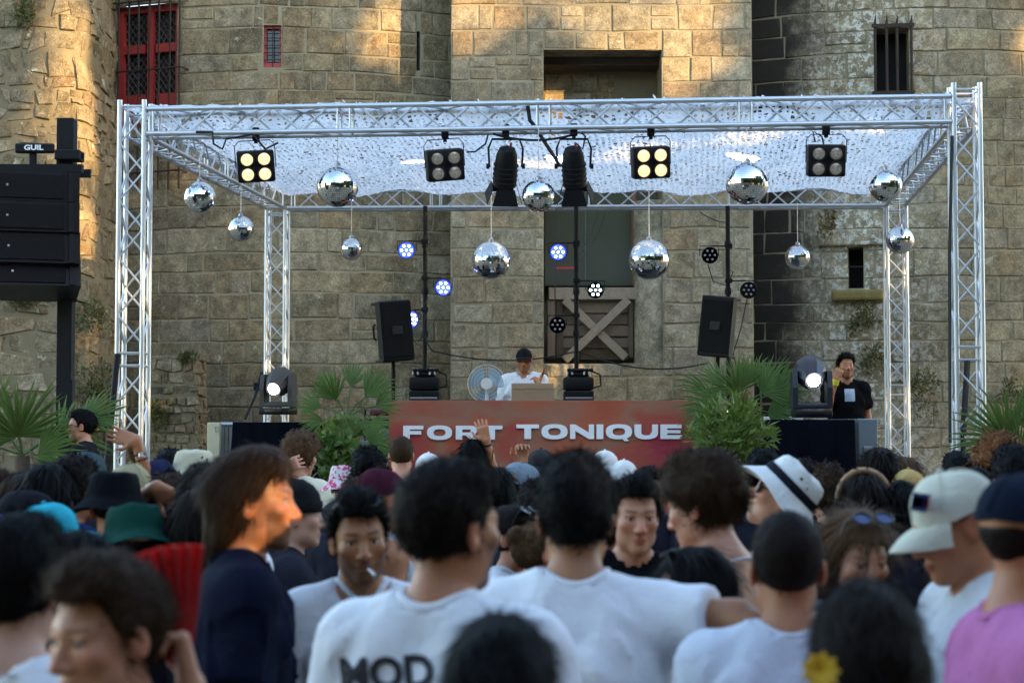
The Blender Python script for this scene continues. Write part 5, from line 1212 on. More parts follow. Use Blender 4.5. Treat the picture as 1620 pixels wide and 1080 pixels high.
def inhand(B, k, V, pad=0.):
    w = np.array(B.arms[k]['wr']); e = np.array(B.arms[k]['el']); d = (w-e)/np.linalg.norm(w-e); lo, hi = handbox(B, k); lo, hi = lo-.03, hi+.03
    return ((V-w)@d > -.03-pad) & (V > lo-pad).all(1) & (V < hi+pad).all(1)
def bounds(B):
    p = np.array([[-.3, -.26, -.01], [.3, .3, 1.66]]+[list(a[q]) for a in B.arms for q in ('el', 'wr')]+[list(q[1]) for h in B.hp for q in h]); return p.min(0)-.07, p.max(0)+.07
# ---------------------------------------------------------------- clothes
def shirt_mesh(key, B, kind, res, seed):
    kk = ('shirt', key, kind, res, seed)
    if kk in BC: return BC[kk]
    rs = np.random.default_rng(seed); o = float(rs.random()*20); thick = {'tee': .015, 'long': .02, 'tank': .012, 'top': .011}[kind]
    def fn(P):
        d = B.torso(P)-thick
        if kind in ('tee', 'long'):
            for k in (0, 1):
                a = B.arms[k]; sh, el, wr = [np.array(a[q], f32) for q in ('sh', 'el', 'wr')]
                if kind == 'tee':
                    e = sh+(el-sh)*.72; dv = (el-sh)/np.linalg.norm(el-sh); s_ = cone(P, sh, sh+(el-sh)*.9, .066*B.b, .071); s_ = smax(s_, (P-e)@dv.astype(f32), .008)
                else: s_ = smin(cone(P, sh, el, .062*B.b, .055), cone(P, el, wr, .055, .042), .03); s_ = smax(s_, (P-wr)@((wr-el)/np.linalg.norm(wr-el)).astype(f32)+.01, .006)
                d = smin(d, s_, .04)
        st = P*np.array([1, 1, .45], f32)
        fold = vnoise(st, 9, o)*.028+vnoise(st, 19, o+3)*.013+np.sin((P[:, 2]*.8+np.abs(P[:, 0])*1.1)*46+vnoise(P, 7, o)*6)*.0022
        s2 = np.stack([P[:, 0]+.55*np.abs(P[:, 2]-1.2)*np.sign(P[:, 0]), P[:, 1], P[:, 2]*.4+P[:, 0]*.3], 1); rd_ = np.abs(vnoise(s2, 15, o+9)); fold = fold-.013*(1-np.clip(rd_*7, 0, 1))
        d = d+np.minimum(fold*1.35*np.clip((1.5-P[:, 2])*5, .25, 1), .004)
        top = {'tee': 1.443, 'long': 1.455, 'tank': 1.40, 'top': 1.36}[kind]
        neckc = cone(P, (0, -.012, 1.452), (0, -.05, 1.66), .068, .082)
        d = smax(d, -neckc, .008)
        if kind == 'tank': d = smax(d, -cone(np.stack([np.abs(P[:, 0]), P[:, 1], P[:, 2]], 1), (.205, -.01, 1.28), (.19, -.01, 1.6), .055, .07), .01)
        if kind == 'top': d = smax(d, P[:, 2]-1.37, .01)
        if kind in ('tee', 'long') and seed % 7 == 3: d = smax(d, -cone(P, (0, .16, 1.36), (0, .05, 1.5), .012, .085), .01)   # v neck
        hem = .86 if kind != 'top' else 1.0
        return smax(d, hem-P[:, 2]+.01*np.sin(P[:, 0]*20), .01)
    lo, hi = bounds(B); lo = np.maximum(lo, (-9, -9, .84)); hi = np.minimum(hi, (9, 9, 1.75)) if kind != 'long' else hi
    V, Q = nets(fn, lo, hi, res); BC[kk] = npmesh('shirt', V, Q, None, False); return BC[kk]
def trouser_mesh(key, B, res, short):
    kk = ('tr', short)
    if kk in BC: return BC[kk]
    def fn(P):
        X = np.abs(P[:, 0]); S = np.stack([X, P[:, 1], P[:, 2]], 1); d = smin(B.legs(P, .016), ell(S, (0, -.005, .92), (.172, .125, .13)), .04)
        d = smax(d, P[:, 2]-.97, .01); return smax(d, (.46 if short else .07)-P[:, 2], .01)
    V, Q = nets(fn, (-.3, -.22, .04), (.3, .24, 1.02), res); BC[kk] = npmesh('trousers', V, Q, None, False); return BC[kk]
def collar_mesh(key, B):
    kk = ('collar', key)
    if kk in BC: return BC[kk]
    a0, a1, r0, r1 = np.array((0, -.012, 1.452), f32), np.array((0, -.05, 1.66), f32), .068, .082
    th = np.linspace(0, 2*np.pi, 41)[:-1]; ts = np.linspace(-.25, .75, 90); T, A = np.meshgrid(ts, th); ax = a0+(a1-a0)*T[..., None]; rr = r0+(r1-r0)*T
    P = ax+np.stack([np.cos(A)*rr, np.sin(A)*rr, 0*A], -1); d = B.torso(P.reshape(-1, 3).astype(f32)).reshape(T.shape)-.007; i = np.argmax(d > 0, axis=1); pts = P[np.arange(40), np.maximum(i, 1)]
    pts = (np.roll(pts, 1, 0)+pts*2+np.roll(pts, -1, 0))/4
    m = MB(); m.tube([tuple(p) for p in pts]+[tuple(pts[0])], .0105, 6, False); o = m.build('collar', M_EYE, None, True); BC[kk] = o.data; bpy.data.objects.remove(o); BC[kk].materials.clear(); return BC[kk]
# ---------------------------------------------------------------- hair (head frame)
def hair_mesh(style, res, seed):
    kk = ('hair', style, res, seed)
    if kk in BC: return BC[kk]
    o = seed*1.7
    t = {'buzz': .004, 'fade': .009, 'short': .015, 'thick': .018, 'curly': .028, 'mop': .028, 'afro': .045, 'long': .02, 'swept': .017, 'tied': .012, 'updo': .024, 'bob': .02, 'bun': .014, 'under': .003, 'longu': .004}[style]
    def fn(P):
        X = np.abs(P[:, 0]); S = np.stack([X, P[:, 1], P[:, 2]], 1)
        d = ell(S, (0, -.015, .036), (.0745+t*.75, .098+t, .088+t))
        if style in ('thick', 'curly', 'mop', 'swept', 'short', 'updo'): d = smin(d, ell(S, (0, .03, .085+t*.35), (.062, .06, .04+t*.5)), .04)
        zf = {'buzz': .07, 'curly': .062, 'mop': .052, 'thick': .08, 'short': .074}.get(style, .066); zn = {'buzz': -.05, 'fade': -.05, 'short': -.07, 'mop': -.1, 'curly': -.09, 'afro': -.08}.get(style, -.085)
        ye = {'mop': .02, 'long': .02, 'longu': .02, 'swept': .006, 'bob': .03}.get(style, .012)
        reg = smin(zf-S[:, 2]+.25*np.clip(X-.045, 0, 1), smax(S[:, 1]-ye-np.clip(S[:, 2], 0, .06)*.5, zn-S[:, 2], .01), .02)
        earh = ell(S, (.086, -.006, -.008), (.022, .024, .034))
        if style in ('buzz', 'fade', 'short', 'thick', 'tied', 'swept', 'bun'): reg = smax(reg, -earh, .01)
        d = smax(d, reg, .012)
        if style == 'under': d = smax(d, S[:, 2]-.03, .01)
        if style in ('long', 'longu'): d = smin(d, smin(cone(S, (.03, -.075, 0), (.045, -.11, -.3), .055, .04, (1, 1.5, 1)), cone(S, (.07, -.02, .03), (.088, -.035, -.24), .022, .028), .04), .03)
        if style == 'bob': d = smin(d, smin(cone(S, (.03, -.07, 0), (.04, -.075, -.1), .06, .05), cone(S, (.074, -.01, .02), (.08, .0, -.09), .024, .026), .04), .03)
        if style == 'swept': d = smin(d, smin(cone(S, (.022, -.07, .02), (.022, -.09, -.085), .058, .038), cone(S, (.066, -.045, .0), (.052, -.07, -.07), .02, .022), .04), .03)
        if style == 'bun': d = smin(d, ell(S, (0, -.105, .085), (.045, .04, .042)), .012)
        if style == 'updo': d = smin(d, ell(S, (0, -.07, .0), (.088, .08, .095)), .04)
        amp, fr = {'curly': (.03, 34), 'mop': (.03, 20), 'afro': (.03, 40), 'buzz': (.0015, 40), 'fade': (.004, 40), 'under': (.003, 40), 'short': (.009, 38), 'thick': (.012, 34)}.get(style, (.012, 26))
        st = np.stack([P[:, 0], P[:, 1], P[:, 2]*(.35 if style in ('long', 'longu', 'swept', 'bob') else .8)], 1)
        return d+vnoise(st, fr, o)*amp+vnoise(st, fr*2.3, o+5)*amp*.5
    lo, hi = (-.16, -.2, -.14), (.16, .16, .2)
    if style in ('long', 'longu', 'swept'): lo = (-.16, -.22, -.37)
    V, Q = nets(fn, lo, hi, res); 
    # strands lying along the mass
    rs = np.random.default_rng(seed+5); n = {'buzz': 2500, 'under': 0, 'fade': 1200}.get(style, 3600)
    me_n = npmesh('tmp', V, Q, None, False); N = np.zeros(len(V)*3, f32); me_n.vertex_normals.foreach_get('vector', N); N = N.reshape(-1, 3); bpy.data.meshes.remove(me_n)
    if n:
        if res > .008: n = n//3
        i = rs.integers(0, len(V), n); p = V[i]; nn = N[i]
        if style in ('curly', 'mop', 'afro', 'updo'): f = rs.normal(size=(n, 3))+(np.array([0, -.25, -.6]) if style == 'mop' else np.array([0, -1.2, -2.6]) if style == 'updo' else 0)
        elif style in ('long', 'longu', 'swept', 'bob'): f = np.array([0, -.35, -1])+rs.normal(0, .16, (n, 3)); f[:, 0] += p[:, 0]*2
        else: f = np.stack([p[:, 0]*5, -.4+rs.normal(0, .35, n), np.where(p[:, 1] > .03, .5, -.6)+rs.normal(0, .35, n)], 1)+rs.normal(0, .2, (n, 3))
        f = f-nn*(f*nn).sum(1)[:, None]; f /= np.linalg.norm(f, axis=1)[:, None]+1e-6
        L = {'long': .11, 'swept': .05, 'bob': .08, 'curly': .035, 'mop': .045, 'afro': .04, 'short': .024, 'thick': .034, 'fade': .011, 'buzz': .007, 'updo': .06}.get(style, .03)*rs.uniform(.6, 1.4, n)[:, None]
        lift = {'short': .35, 'thick': .3, 'fade': .5, 'buzz': .5, 'curly': .5, 'mop': .22, 'afro': .6}.get(style, .1)*rs.uniform(.2, 1.4, n)[:, None]
        sd = np.cross(f, nn); w = .0012 if res < .008 else .003; lift = lift*np.where(rs.random(n)[:, None] < .12, 3.2, 1)
        P0 = p-nn*.002; P1 = p+f*L*.5+nn*L*lift*.5; P2 = p+f*L+nn*L*lift*(.5 if style not in ('curly', 'mop', 'afro') else -.1)
        P0, P1, P2 = [q.astype(f32) for q in (P0, P1, P2)]
        vs = np.stack([P0-sd*w, P0+sd*w, P1-sd*w*.8, P1+sd*w*.8, P2-sd*w*.2, P2+sd*w*.2], 1).reshape(-1, 3); b = np.arange(n)[:, None]*6+len(V)
        V = np.concatenate([V, vs]); Q = np.concatenate([Q, b+np.array([0, 1, 3, 2]), b+np.array([2, 3, 5, 4])])
    BC[kk] = npmesh('hair', V, Q, None, False); return BC[kk]
# ---------------------------------------------------------------- materials for people
SK = {'fair': (.55, .255, .15), 'pale': (.58, .32, .215), 'tan': (.45, .185, .085), 'olive': (.37, .16, .07), 'brown': (.24, .125, .07)}
HC = {'black': (.0045, .004, .0038), 'dark': (.011, .007, .005), 'brown': (.034, .018, .009), 'chestnut': (.085, .045, .022), 'ginger': (.15, .06, .022), 'blond': (.25, .16, .07)}
MC = {}
def skin_mat(tone, hc):
    k = ('s', tone, hc)
    if k not in MC:
        t = NT('skin_'+tone+'_'+hc).set(.48, 0, .4); c = SK[tone]; a = t.n('VertexColor', layer_name='face_mask'); sp = t.n('SeparateColor'); t.l(a.outputs[0], sp.inputs[0])
        f = t.noise(26, 5, .6, t.obj()); b = t.mix(f, tuple(x*.88 for x in c), tuple(min(1, x*1.1) for x in c))
        b = t.mix(t.math('MULTIPLY', a.outputs[1], .4), b, (c[0]*1.02, c[1]*.62, c[2]*.58))
        b = t.mix(t.math('MULTIPLY', sp.outputs[0], .75), b, (c[0]*.75, c[1]*.42, c[2]*.45)); h = HC[hc]
        st = t.noise(330, 2, .7, t.obj()); b = t.mix(t.math('MULTIPLY', sp.outputs[1], t.math('ADD', .38, t.math('MULTIPLY', st, .6))), b, h)
        b = t.mix(t.math('MULTIPLY', sp.outputs[2], .92), b, (.02, .01, .008)); t.col(b)
        t.b.inputs['Subsurface Weight'].default_value = .12; t.b.inputs['Subsurface Radius'].default_value = (.012, .004, .002)
        t.bump(t.noise(190, 3, .6, t.obj()), .12, .002); MC[k] = t.m
    return MC[k]
def hair_mat(hc):
    k = ('h', hc)
    if k not in MC:
        t = NT('hair_'+hc).set(.6, 0, .08); c = HC[hc]; mp = t.n('Mapping'); mp.inputs['Scale'].default_value = (60, 60, 14); t.l(t.obj(), mp.inputs[0])
        f = t.noise(3, 5, .7, mp.outputs[0]); t.col(t.mix(t.step(f, .3, .75), tuple(x*.55 for x in c), tuple(min(1, x*1.9) for x in c))); t.bump(f, .5, .006); MC[k] = t.m
    return MC[k]
def cloth_mat(name, c, pat=None):
    k = ('c', name)
    if k not in MC:
        t = NT(name).set(.9, 0, .08); f = t.noise(7, 5, .6, t.obj()); b = t.mix(f, tuple(x*.9 for x in c), tuple(min(1, x*1.08) for x in c))
        if pat == 'floral':
            v = t.n('TexVoronoi', feature='F1'); v.inputs['Scale'].default_value = 13; v.inputs['Randomness'].default_value = 1; mp = t.n('Mapping'); t.l(t.obj(), mp.inputs[0])
            wn = t.noise(30, 3, .6, t.obj()); vm = t.n('VectorMath', operation='ADD'); sc = t.n('VectorMath', operation='SCALE'); nn = t.n('TexNoise'); nn.inputs['Scale'].default_value = 22; t.l(t.obj(), nn.inputs['Vector']); t.l(nn.outputs['Color'], sc.inputs[0]); sc.inputs['Scale'].default_value = .06; t.l(t.obj(), vm.inputs[0]); t.l(sc.outputs[0], vm.inputs[1]); t.l(vm.outputs[0], v.inputs['Vector'])
            s2 = t.n('SeparateColor'); t.l(v.outputs['Color'], s2.inputs[0]); hue = t.ramp(s2.outputs[0], [(0, (.05, .16, .5)), (.42, (.12, .3, .62)), (.5, (.74, .69, .5)), (.8, (.74, .69, .5)), (.82, (.4, .03, .07))], 'CONSTANT')
            b = t.mix(t.math('SUBTRACT', 1.0, t.step(v.outputs['Distance'], .3, .36)), b, hue)
        if pat in ('pink_floral', 'yellow_floral'):
            v = t.noise(36, 2, .5, t.obj(), .6); b = t.mix(t.step(v, .5, .54), b, (.5, .06, .14) if pat == 'pink_floral' else (.72, .45, .03))
        if pat == 'marble': v = t.noise(14, 3, .5, t.obj(), 1); b = t.mix(t.step(v, .52, .6), b, (.5, .6, .72))
        t.col(b); w = t.noise(260, 2, .6, t.obj()); cr = t.noise(11, 5, .65, t.obj(), 1.2); t.bump(t.math('ADD', t.math('MULTIPLY', w, .12), cr), .5, .02);  MC[k] = t.m
    return MC[k]
M_EYE = NT('eyes').set(.15, 0, .5); sx_ = M_EYE.n('SeparateXYZ'); M_EYE.l(M_EYE.obj(), sx_.inputs[0])
M_EYE.col(M_EYE.ramp(M_EYE.math('MULTIPLY', sx_.outputs[1], 80.), [(0, (.42, .39, .36)), (.83, (.42, .39, .36)), (.85, (.06, .035, .02)), (.955, (.06, .035, .02)), (.965, (.004, .004, .004))], 'CONSTANT')); M_EYE = M_EYE.m
def eye_mesh():
    if 'eye' not in BC:
        m = MB(); m.sphere((0, 0, 0), .0122, 16, 12, Matrix.Rotation(R(-90), 3, 'X')); o = m.build('eye', M_EYE, None, True); BC['eye'] = o.data; bpy.data.objects.remove(o)
    return BC['eye']
def child(name, me, mat, root, M=None):
    o = bpy.data.objects.new(name, me)
    if len(me.materials) == 0: me.materials.append(mat)
    o.material_slots[0].link = 'OBJECT'; o.material_slots[0].material = mat
    link(o, root)
    if M is not None: o.matrix_local = M
    return o
def local_build(mb, name, mat, root, M, smooth=R(45)):
    me_o = mb.build(name, mat, None, smooth); me_o.parent = root; me_o.matrix_local = M; return me_o
# hats, in the head frame
def hat(root, HM, kind, mat, tilt=0, yaw=0, band=None, opts=()):
    M = HM @ Matrix.Translation((0, -.012, .04)) @ Matrix.Rotation(R(yaw), 4, 'Z') @ Matrix.Rotation(R(tilt), 4, 'X')
    if kind == 'bucket':
        m = MB(); n = 40; prof = [(.001, .098), (.05, .097), (.079, .09), (.088, .075), (.097, .03), (.1, .008), (.118, -.012), (.14, -.033), (.158, -.05), (.16, -.053), (.157, -.054), (.138, -.038), (.112, -.017), (.095, .003), (.09, .03), (.08, .075), (.001, .088)]
        b0 = len(m.v); m.lathe(prof, n, sy=1.16)
        m.v = [(x*(1+.03*math.sin(5*math.atan2(y, x)+1)*max(0, math.hypot(x, y)-.1)/.05), y, z+max(0, math.hypot(x, y/1.16)-.1)*.22*math.sin(3*math.atan2(y, x)+.6)+(.006*math.sin(x*60)*math.cos(y*50) if z > .06 else 0)) for x, y, z in m.v]
        o = local_build(m, 'bucket_hat', mat, root, M, R(50))
        if band: m = MB(); m.lathe([(.0985, .036), (.1025, .034), (.105, .008), (.102, .003)], n, sy=1.16, cap=False); local_build(m, 'hat_band', band, o, Matrix.Identity(4), R(50))
        if 'eyelets' in opts:
            for dz, da in ((.062, 0), (.05, .35), (.062, 2.7), (.05, 3.0)):
                m = MB(); a_ = math.pi+da; m.lathe([(.006, 0), (.006, .004)], 8, (0.0925*math.cos(a_), .0925*1.16*math.sin(a_), dz), Matrix.Rotation(R(90), 3, 'Y')); local_build(m, 'eyelet', M_RUBBER, o, Matrix.Identity(4))
        return o
    if kind in ('cap', 'cap_plain'):
        m = MB(); n = 36; rows = 10; k = 0
        pr = [(.089*max(0, math.cos(a_))**.92, -.012+.1*math.sin(a_)) for a_ in [i*math.pi/2/rows for i in range(rows+1)]]; pr[-1] = (.0008, .09)
        m.lathe(pr, n, sy=1.2, cap=False); m.v = [(x, y, z+.006*math.sin(x*40+1)*math.sin(y*35)+ (.012*max(0, y/.107)**2 if z > .02 else 0)) for x, y, z in m.v]
        o = local_build(m, 'cap_crown', mat, root, M, R(60))
        m = MB(); W_, L_ = 14, 6; vs = []
        for i in range(W_+1):
            u = -1+2*i/W_; ang = u*1.08
            x0, y0 = .0885*math.sin(ang), .0885*1.2*math.cos(ang)
            for j in range(L_+1):
                s = j/L_; ext = .075*math.sqrt(max(0, 1-abs(u*.985)**2.4)); vs.append((x0*(1+.06*s), y0+ext*s, -.008-.03*s*s*.8-.028*(u*u)*(.35+.65*s)-.005*s))
        nn = len(vs); vs2 = [(x, y, z-.004) for x, y, z in vs]; fs = [(i*(L_+1)+j, i*(L_+1)+j+1, (i+1)*(L_+1)+j+1, (i+1)*(L_+1)+j) for i in range(W_) for j in range(L_)]
        m.add(vs+vs2, fs+[tuple(q+nn for q in f[::-1]) for f in fs]+[(i*(L_+1)+L_, i*(L_+1)+L_+nn, (i+1)*(L_+1)+L_+nn, (i+1)*(L_+1)+L_) for i in range(W_)])
        local_build(m, 'cap_visor', mat, root, M, R(60)); m = MB(); m.sphere((0, 0.002, .094), (.008, .008, .005), 10, 6); local_build(m, 'cap_button', mat, o, Matrix.Identity(4), True)
        m = MB()
        for q in range(6):
            a_ = q*math.pi/3+.52; m.tube([(pr[i][0]*1.012*math.cos(a_), pr[i][0]*1.2*1.012*math.sin(a_), pr[i][1]*1.01+ .012*max(0, pr[i][0]*math.sin(a_)*1.2/.107)**2*(pr[i][1] > .02)) for i in range(1, rows)], .0016, 4, False)
        local_build(m, 'cap_seam', mat, o, Matrix.Identity(4), True)
        return o
    if kind == 'beanie':
        m = MB(); m.lathe([(.091, -.02), (.096, -.014), (.096, .02), (.09, .026), (.09, .05), (.078, .085), (.05, .108), (.02, .114), (.001, .115)], 34, sy=1.2); m.v = [(x, y-.25*max(0, z-.03), z+.004*math.sin(x*70)*math.sin(y*66)) for x, y, z in m.v]; return local_build(m, 'beanie', mat, root, M, True)
    if kind == 'straw':
        m = MB(); m.lathe([(.001, .1), (.06, .1), (.08, .092), (.09, .07), (.096, .0), (.11, -.008), (.165, -.016), (.165, -.02), (.09, -.012)], 34, sy=1.12); return local_build(m, 'straw_hat', mat, root, M, R(40))
def shades(root, HM, y, z, tilt, mat_l, mat_f, name='sunglasses', r=.026):
    M = HM @ Matrix.Translation((0, y, z)) @ Matrix.Rotation(R(tilt), 4, 'X'); m = MB(); X = Matrix.Rotation(R(90), 3, 'X')
    for s in (-1, 1): m.tube([(s*.034+r*math.cos(q*.4488), .002, r*.82*math.sin(q*.4488)) for q in range(15)], .0028, 5, False); m.tube([(s*(.034+r), 0, .006), (s*.074, -.02, .008), (s*.078, -.11, -.006)], .0026, 5)
    m.tube([(-.01, .002, .004), (.01, .002, .004)], .0026, 5); o = local_build(m, name, mat_f, root, M, True)
    for s in (-1, 1): m = MB(); m.lathe([(.001, .003), (r*.6, .002), (r, 0)], 18, (s*.034, 0, 0), X @ Matrix.Diagonal((1, .82, 1))); local_build(m, 'lens', mat_l, o, Matrix.Identity(4), True)
    return o
M_LENSD = pm('dark_lens', (.012, .012, .014), .08, 0, 0); M_LENSB = pm('blue_mirror_lens', (.05, .07, .15), .15, .3, 0); M_FRAME = pm('glasses_frame', (.015, .015, .018), .35, 0, 0); M_FRB = pm('blue_frame', (.05, .15, .6), .35, 0, 0)
M_CHAIN = pm('silver_chain', (.5, .5, .48), .3, .9, 0)
WHITE = (.82, .83, .85)
PN = [0]
def person(px, py, s, phi, label, tone='fair', hair='short', hc='dark', shirt='tee', sc=(.02, .02, .024), sn='black_shirt', pat=None, hp=(0, 0, 0), fem=0, beard=0, arms=None, hatk=None, build=1.0, face=0, group='people in the festival crowd', floor=None, seed=None, trousers=True, glasses=None, Y=None):
    """px, py: crown of the head in the photo; s: photo pixels per metre; phi: facing, 0 away from the viewer, 90 to the right, 180 to the viewer"""
    PN[0] += 1; seed = PN[0] if seed is None else seed; Y = Y or FPX/s; c = at(px, py, Y); near = s > 430
    hx = (hatk or {}).get('h', .0); HMx = headM(*hp); crown = HMx @ Vector((0, -.014, .122+{'curly': .028, 'mop': .034, 'afro': .05, 'thick': .028, 'short': .016, 'swept': .026, 'updo': .03, 'long': .02, 'bob': .022}.get(hair, .012)+hx))
    fl = 0 if floor is None else floor; k = (c.z-fl)/crown.z
    if floor is None and k > 1.1: fl = c.z-crown.z*1.04; k = 1.04
    t = thing('person', label, 'person', (0, 0, 0), R(-phi), group); Rz = Matrix.Rotation(R(-phi), 3, 'Z'); off = Rz @ crown*k
    t.location = (c.x-off.x, c.y-off.y, fl); t.scale = (k, k, k); loc = Vector(t.location)
    tol = lambda p: (Rz.inverted() @ (Vector(p)-loc))/k
    A = [DEF_ARM(-1), DEF_ARM(1)]
    if arms:
        for i, key in ((0, 'L'), (1, 'R')):
            if key in arms:
                for q, v in arms[key].items():
                    if q in ('el', 'wr'): v = tuple(tol(at(*v)))     # photo point + distance
                    if q in ('hd', 'hn') and len(v) == 4: v = tuple(Rz.inverted() @ Vector(v[:3]))
                    A[i][q] = v
    B = Body(HMx, A, fem, build); key = (hp, fem, build, beard, str(arms) if arms else '', 0 if near else 1)
    me = body_mesh(key, B, .021 if near else .03, .0052 if s > 520 else (.0062 if near else .0085), beard)
    child('body', me, skin_mat(tone, hc), t)
    if shirt:
        sm_ = shirt_mesh(str(arms) if arms else (fem, build), B, shirt, .0125 if near else .019, seed % 9 if near else seed % 3); child({'tee': 't_shirt', 'long': 'jacket', 'tank': 'tank_top', 'top': 'top'}[shirt], sm_, cloth_mat(sn, sc, pat), t)
    if shirt == 'tee' and s > 300: child('collar', collar_mesh((fem, build), B), cloth_mat(sn, sc, pat), t)
    if trousers: child('trousers', trouser_mesh(0, B, .035, False), cloth_mat('dark_trousers', (.03, .032, .045)), t)
    if hatk and hatk['k'] != 'beanie' and hair in ('fade', 'buzz', 'short'): hair = 'under'
    if hatk and hair == 'long': hair = 'longu'
    if hair: child('hair', hair_mesh(hair, .0065 if near else .009, seed % 4), hair_mat(hc), t, HMx)
    if face:
        for sg in (-1, 1): child('eye', eye_mesh(), M_EYE, t, HMx @ Matrix.Translation((sg*.0325, .0728, .0042)))
    if hatk: hat(t, HMx, hatk['k'], hatk['m'], hatk.get('t', 0), hatk.get('y', 0), hatk.get('b'), hatk.get('o', ()))
    if glasses: shades(t, HMx, *glasses)
    t['k'] = k; return t, HMx, B, k, tol
# ---------------------------------------------------------------- the crowd, nearest first
gC = 'people in the festival crowd'
PP = {}
def add(key, *a, **k): PP[key] = person(*a, **k); return PP[key]
CREAM, NAVY, BLK = (.62, .58, .45), (.006, .008, .022), (.004, .004, .005)
H = lambda k, name, c, t=0, y=0, h=.004, b=None, o=(), pat=None: dict(k=k, m=cloth_mat(name, c, pat), t=t, y=y, h=h, b=b, o=o)
# near row
add('woman_updo', 790, 972, 1080, 5, 'person with dark pinned up hair at bottom centre, only its top in frame', 'fair', 'updo', 'black', fem=1, sc=(.03, .02, .03), sn='plum_shirt', shirt='tank')
add('woman_flower', 1372, 920, 1020, 5, 'person with dark gathered hair holding a yellow flower, bottom corner under the cream cap', 'fair', 'updo', 'dark', fem=1, shirt='tank', sc=(.25, .22, .2), sn='beige_top')
add('boy', 166, 872, 960, -140, 'young person with tousled brown hair turned to the side, fanning with the red fan', 'fair', 'thick', 'brown', sc=(.03, .03, .05), sn='charcoal_shirt', face=1, hp=(0, -6, 0),
    arms={'L': dict(el=(345, 1260, 2.95), wr=(302, 1085, 3.02), hd=(-.25, .1, .95, 0), hn=(-.9, -.3, 0, 0), curl=.8, vis=.005)})
add('pale_back', 28, 815, 860, 12, 'person with dark hair and bare pale neck wearing a thin necklace at the left edge', 'pale', 'short', 'black', shirt='tank', sc=WHITE, sn='white_tank')
add('man_cap_navy', 1622, 738, 830, 88, 'man in dark navy cap and pink shirt at the right edge', 'tan', 'fade', 'dark', sc=(.52, .17, .36), sn='pink_shirt', hp=(32, 0, 0), hatk=H('cap', 'navy_cap_cloth', (.006, .010, .022), -6))
add('man_mod', 706, 726, 800, 22, 'man seen from behind with trimmed beard, white t-shirt lettered across the back', 'tan', 'short', 'dark', sc=WHITE, sn='white_cotton', hp=(-24, 0, 0), beard=.85)
add('man_hair', 910, 714, 690, 0, 'man with thick black hair seen from behind, white t-shirt, arm reaching sideways', 'olive', 'thick', 'black', sc=WHITE, sn='white_cotton_soft', build=1.06, hp=(-4, -4, 0),
    arms={'R': dict(el=(1165, 975, 4.0), wr=(1260, 1040, 3.85), hd=(.9, -.2, -.4, 0), hn=(0, -.3, -1, 0), curl=.3, vis=.006)})
add('man_buzz', 1245, 806, 730, 4, 'man with close cropped black hair seen from behind, white t-shirt', 'tan', 'fade', 'dark', sc=(.66, .69, .76), sn='white_cotton_blue')
add('man_cream_cap', 1492, 739, 680, -98, 'man in cream baseball cap with small flag patch, looking down', 'tan', 'fade', 'dark', sc=(.6, .6, .6), sn='off_white_shirt', hp=(0, -16, 4), hatk=H('cap', 'cream_cap_cloth', (.62, .60, .47), -4))
add('man_sunlit', 394, 702, 612, 78, 'man in navy t-shirt with swept back long hair, face lit orange by the sun', 'tan', 'swept', 'brown', sc=(.005, .0065, .019), sn='navy_cotton_dark', beard=1, face=1, hp=(-6, 0, 0),
    glasses=(.055, .118, 62, M_LENSB, M_FRAME))
add('man_cigarette', 562, 772, 575, 166, 'man with short black beard facing us with a cigarette between his lips', 'olive', 'thick', 'black', sc=(.68, .70, .73), sn='white_v_neck', beard=.85, face=1, seed=3, hp=(-3, -3, 5), glasses=(.062, .115, 58, M_LENSB, M_FRAME))
add('woman_streaks', 1360, 806, 600, 160, 'woman with long streaked brown hair and round blue sunglasses pushed up on her head', 'fair', 'long', 'chestnut', fem=1, face=1, sc=(.3, .3, .32), sn='grey_top', hp=(-4, -12, 0), glasses=(.07, .138, 55, M_LENSB, M_FRAME))
add('woman_paint', 1100, 862, 620, -68, 'woman with long black hair, sunglasses on her head and turquoise paint on her cheek', 'fair', 'long', 'black', fem=1, face=1, shirt='tank', sc=BLK, sn='black_tank', glasses=(.06, .118, 60, M_LENSD, M_FRAME))
add('man_bare', 1098, 712, 560, -48, 'bare backed man with wavy brown hair and a silver neck chain, head bowed', 'fair', 'mop', 'brown', shirt=None, face=1, hp=(8, -14, 0), build=1.03)
add('woman_blonde', 1540, 858, 590, 20, 'woman with long blond strands and black top, between cream cap and navy cap', 'fair', 'long', 'blond', fem=1, sc=BLK, sn='black_dotted')
add('man_dark_long', 318, 772, 520, 5, 'person with long dark hair directly behind the navy t-shirt', 'fair', 'long', 'dark', fem=1, sc=(.02, .02, .03))
add('man_green_hat', 214, 800, 520, -25, 'person in a dark green bucket hat', 'fair', 'buzz', 'dark', sc=(.03, .03, .04), hatk=H('bucket', 'green_hat_cloth', (.006, .048, .034), -14, 0))
add('man_black_hat', 180, 746, 440, 8, 'person in a plain black bucket hat', 'tan', 'buzz', 'black', sc=(.02, .03, .07), sn='dark_blue_shirt', hatk=H('bucket', 'black_hat_cloth', (.004, .005, .007), -4))
add('head_front_left', 128, 838, 600, 10, 'person with smooth black hair low in front of the green hat', 'fair', 'bob', 'black', fem=1, sc=BLK)
add('turquoise', 72, 792, 520, 75, 'person in a bright turquoise printed cap', 'fair', 'fade', 'dark', sc=(.02, .02, .03), hatk=H('cap', 'turquoise_cap_cloth', (.04, .42, .52), 6, 0))
add('blue_glasses', 36, 770, 480, -100, 'man in black cap with blue framed glasses resting on it', 'fair', 'fade', 'dark', sc=BLK, face=1, hp=(0, -10, 0), hatk=H('cap', 'black_cap_cloth', (.012, .012, .015), 0), glasses=(.09, .06, 24, M_LENSD, M_FRB))
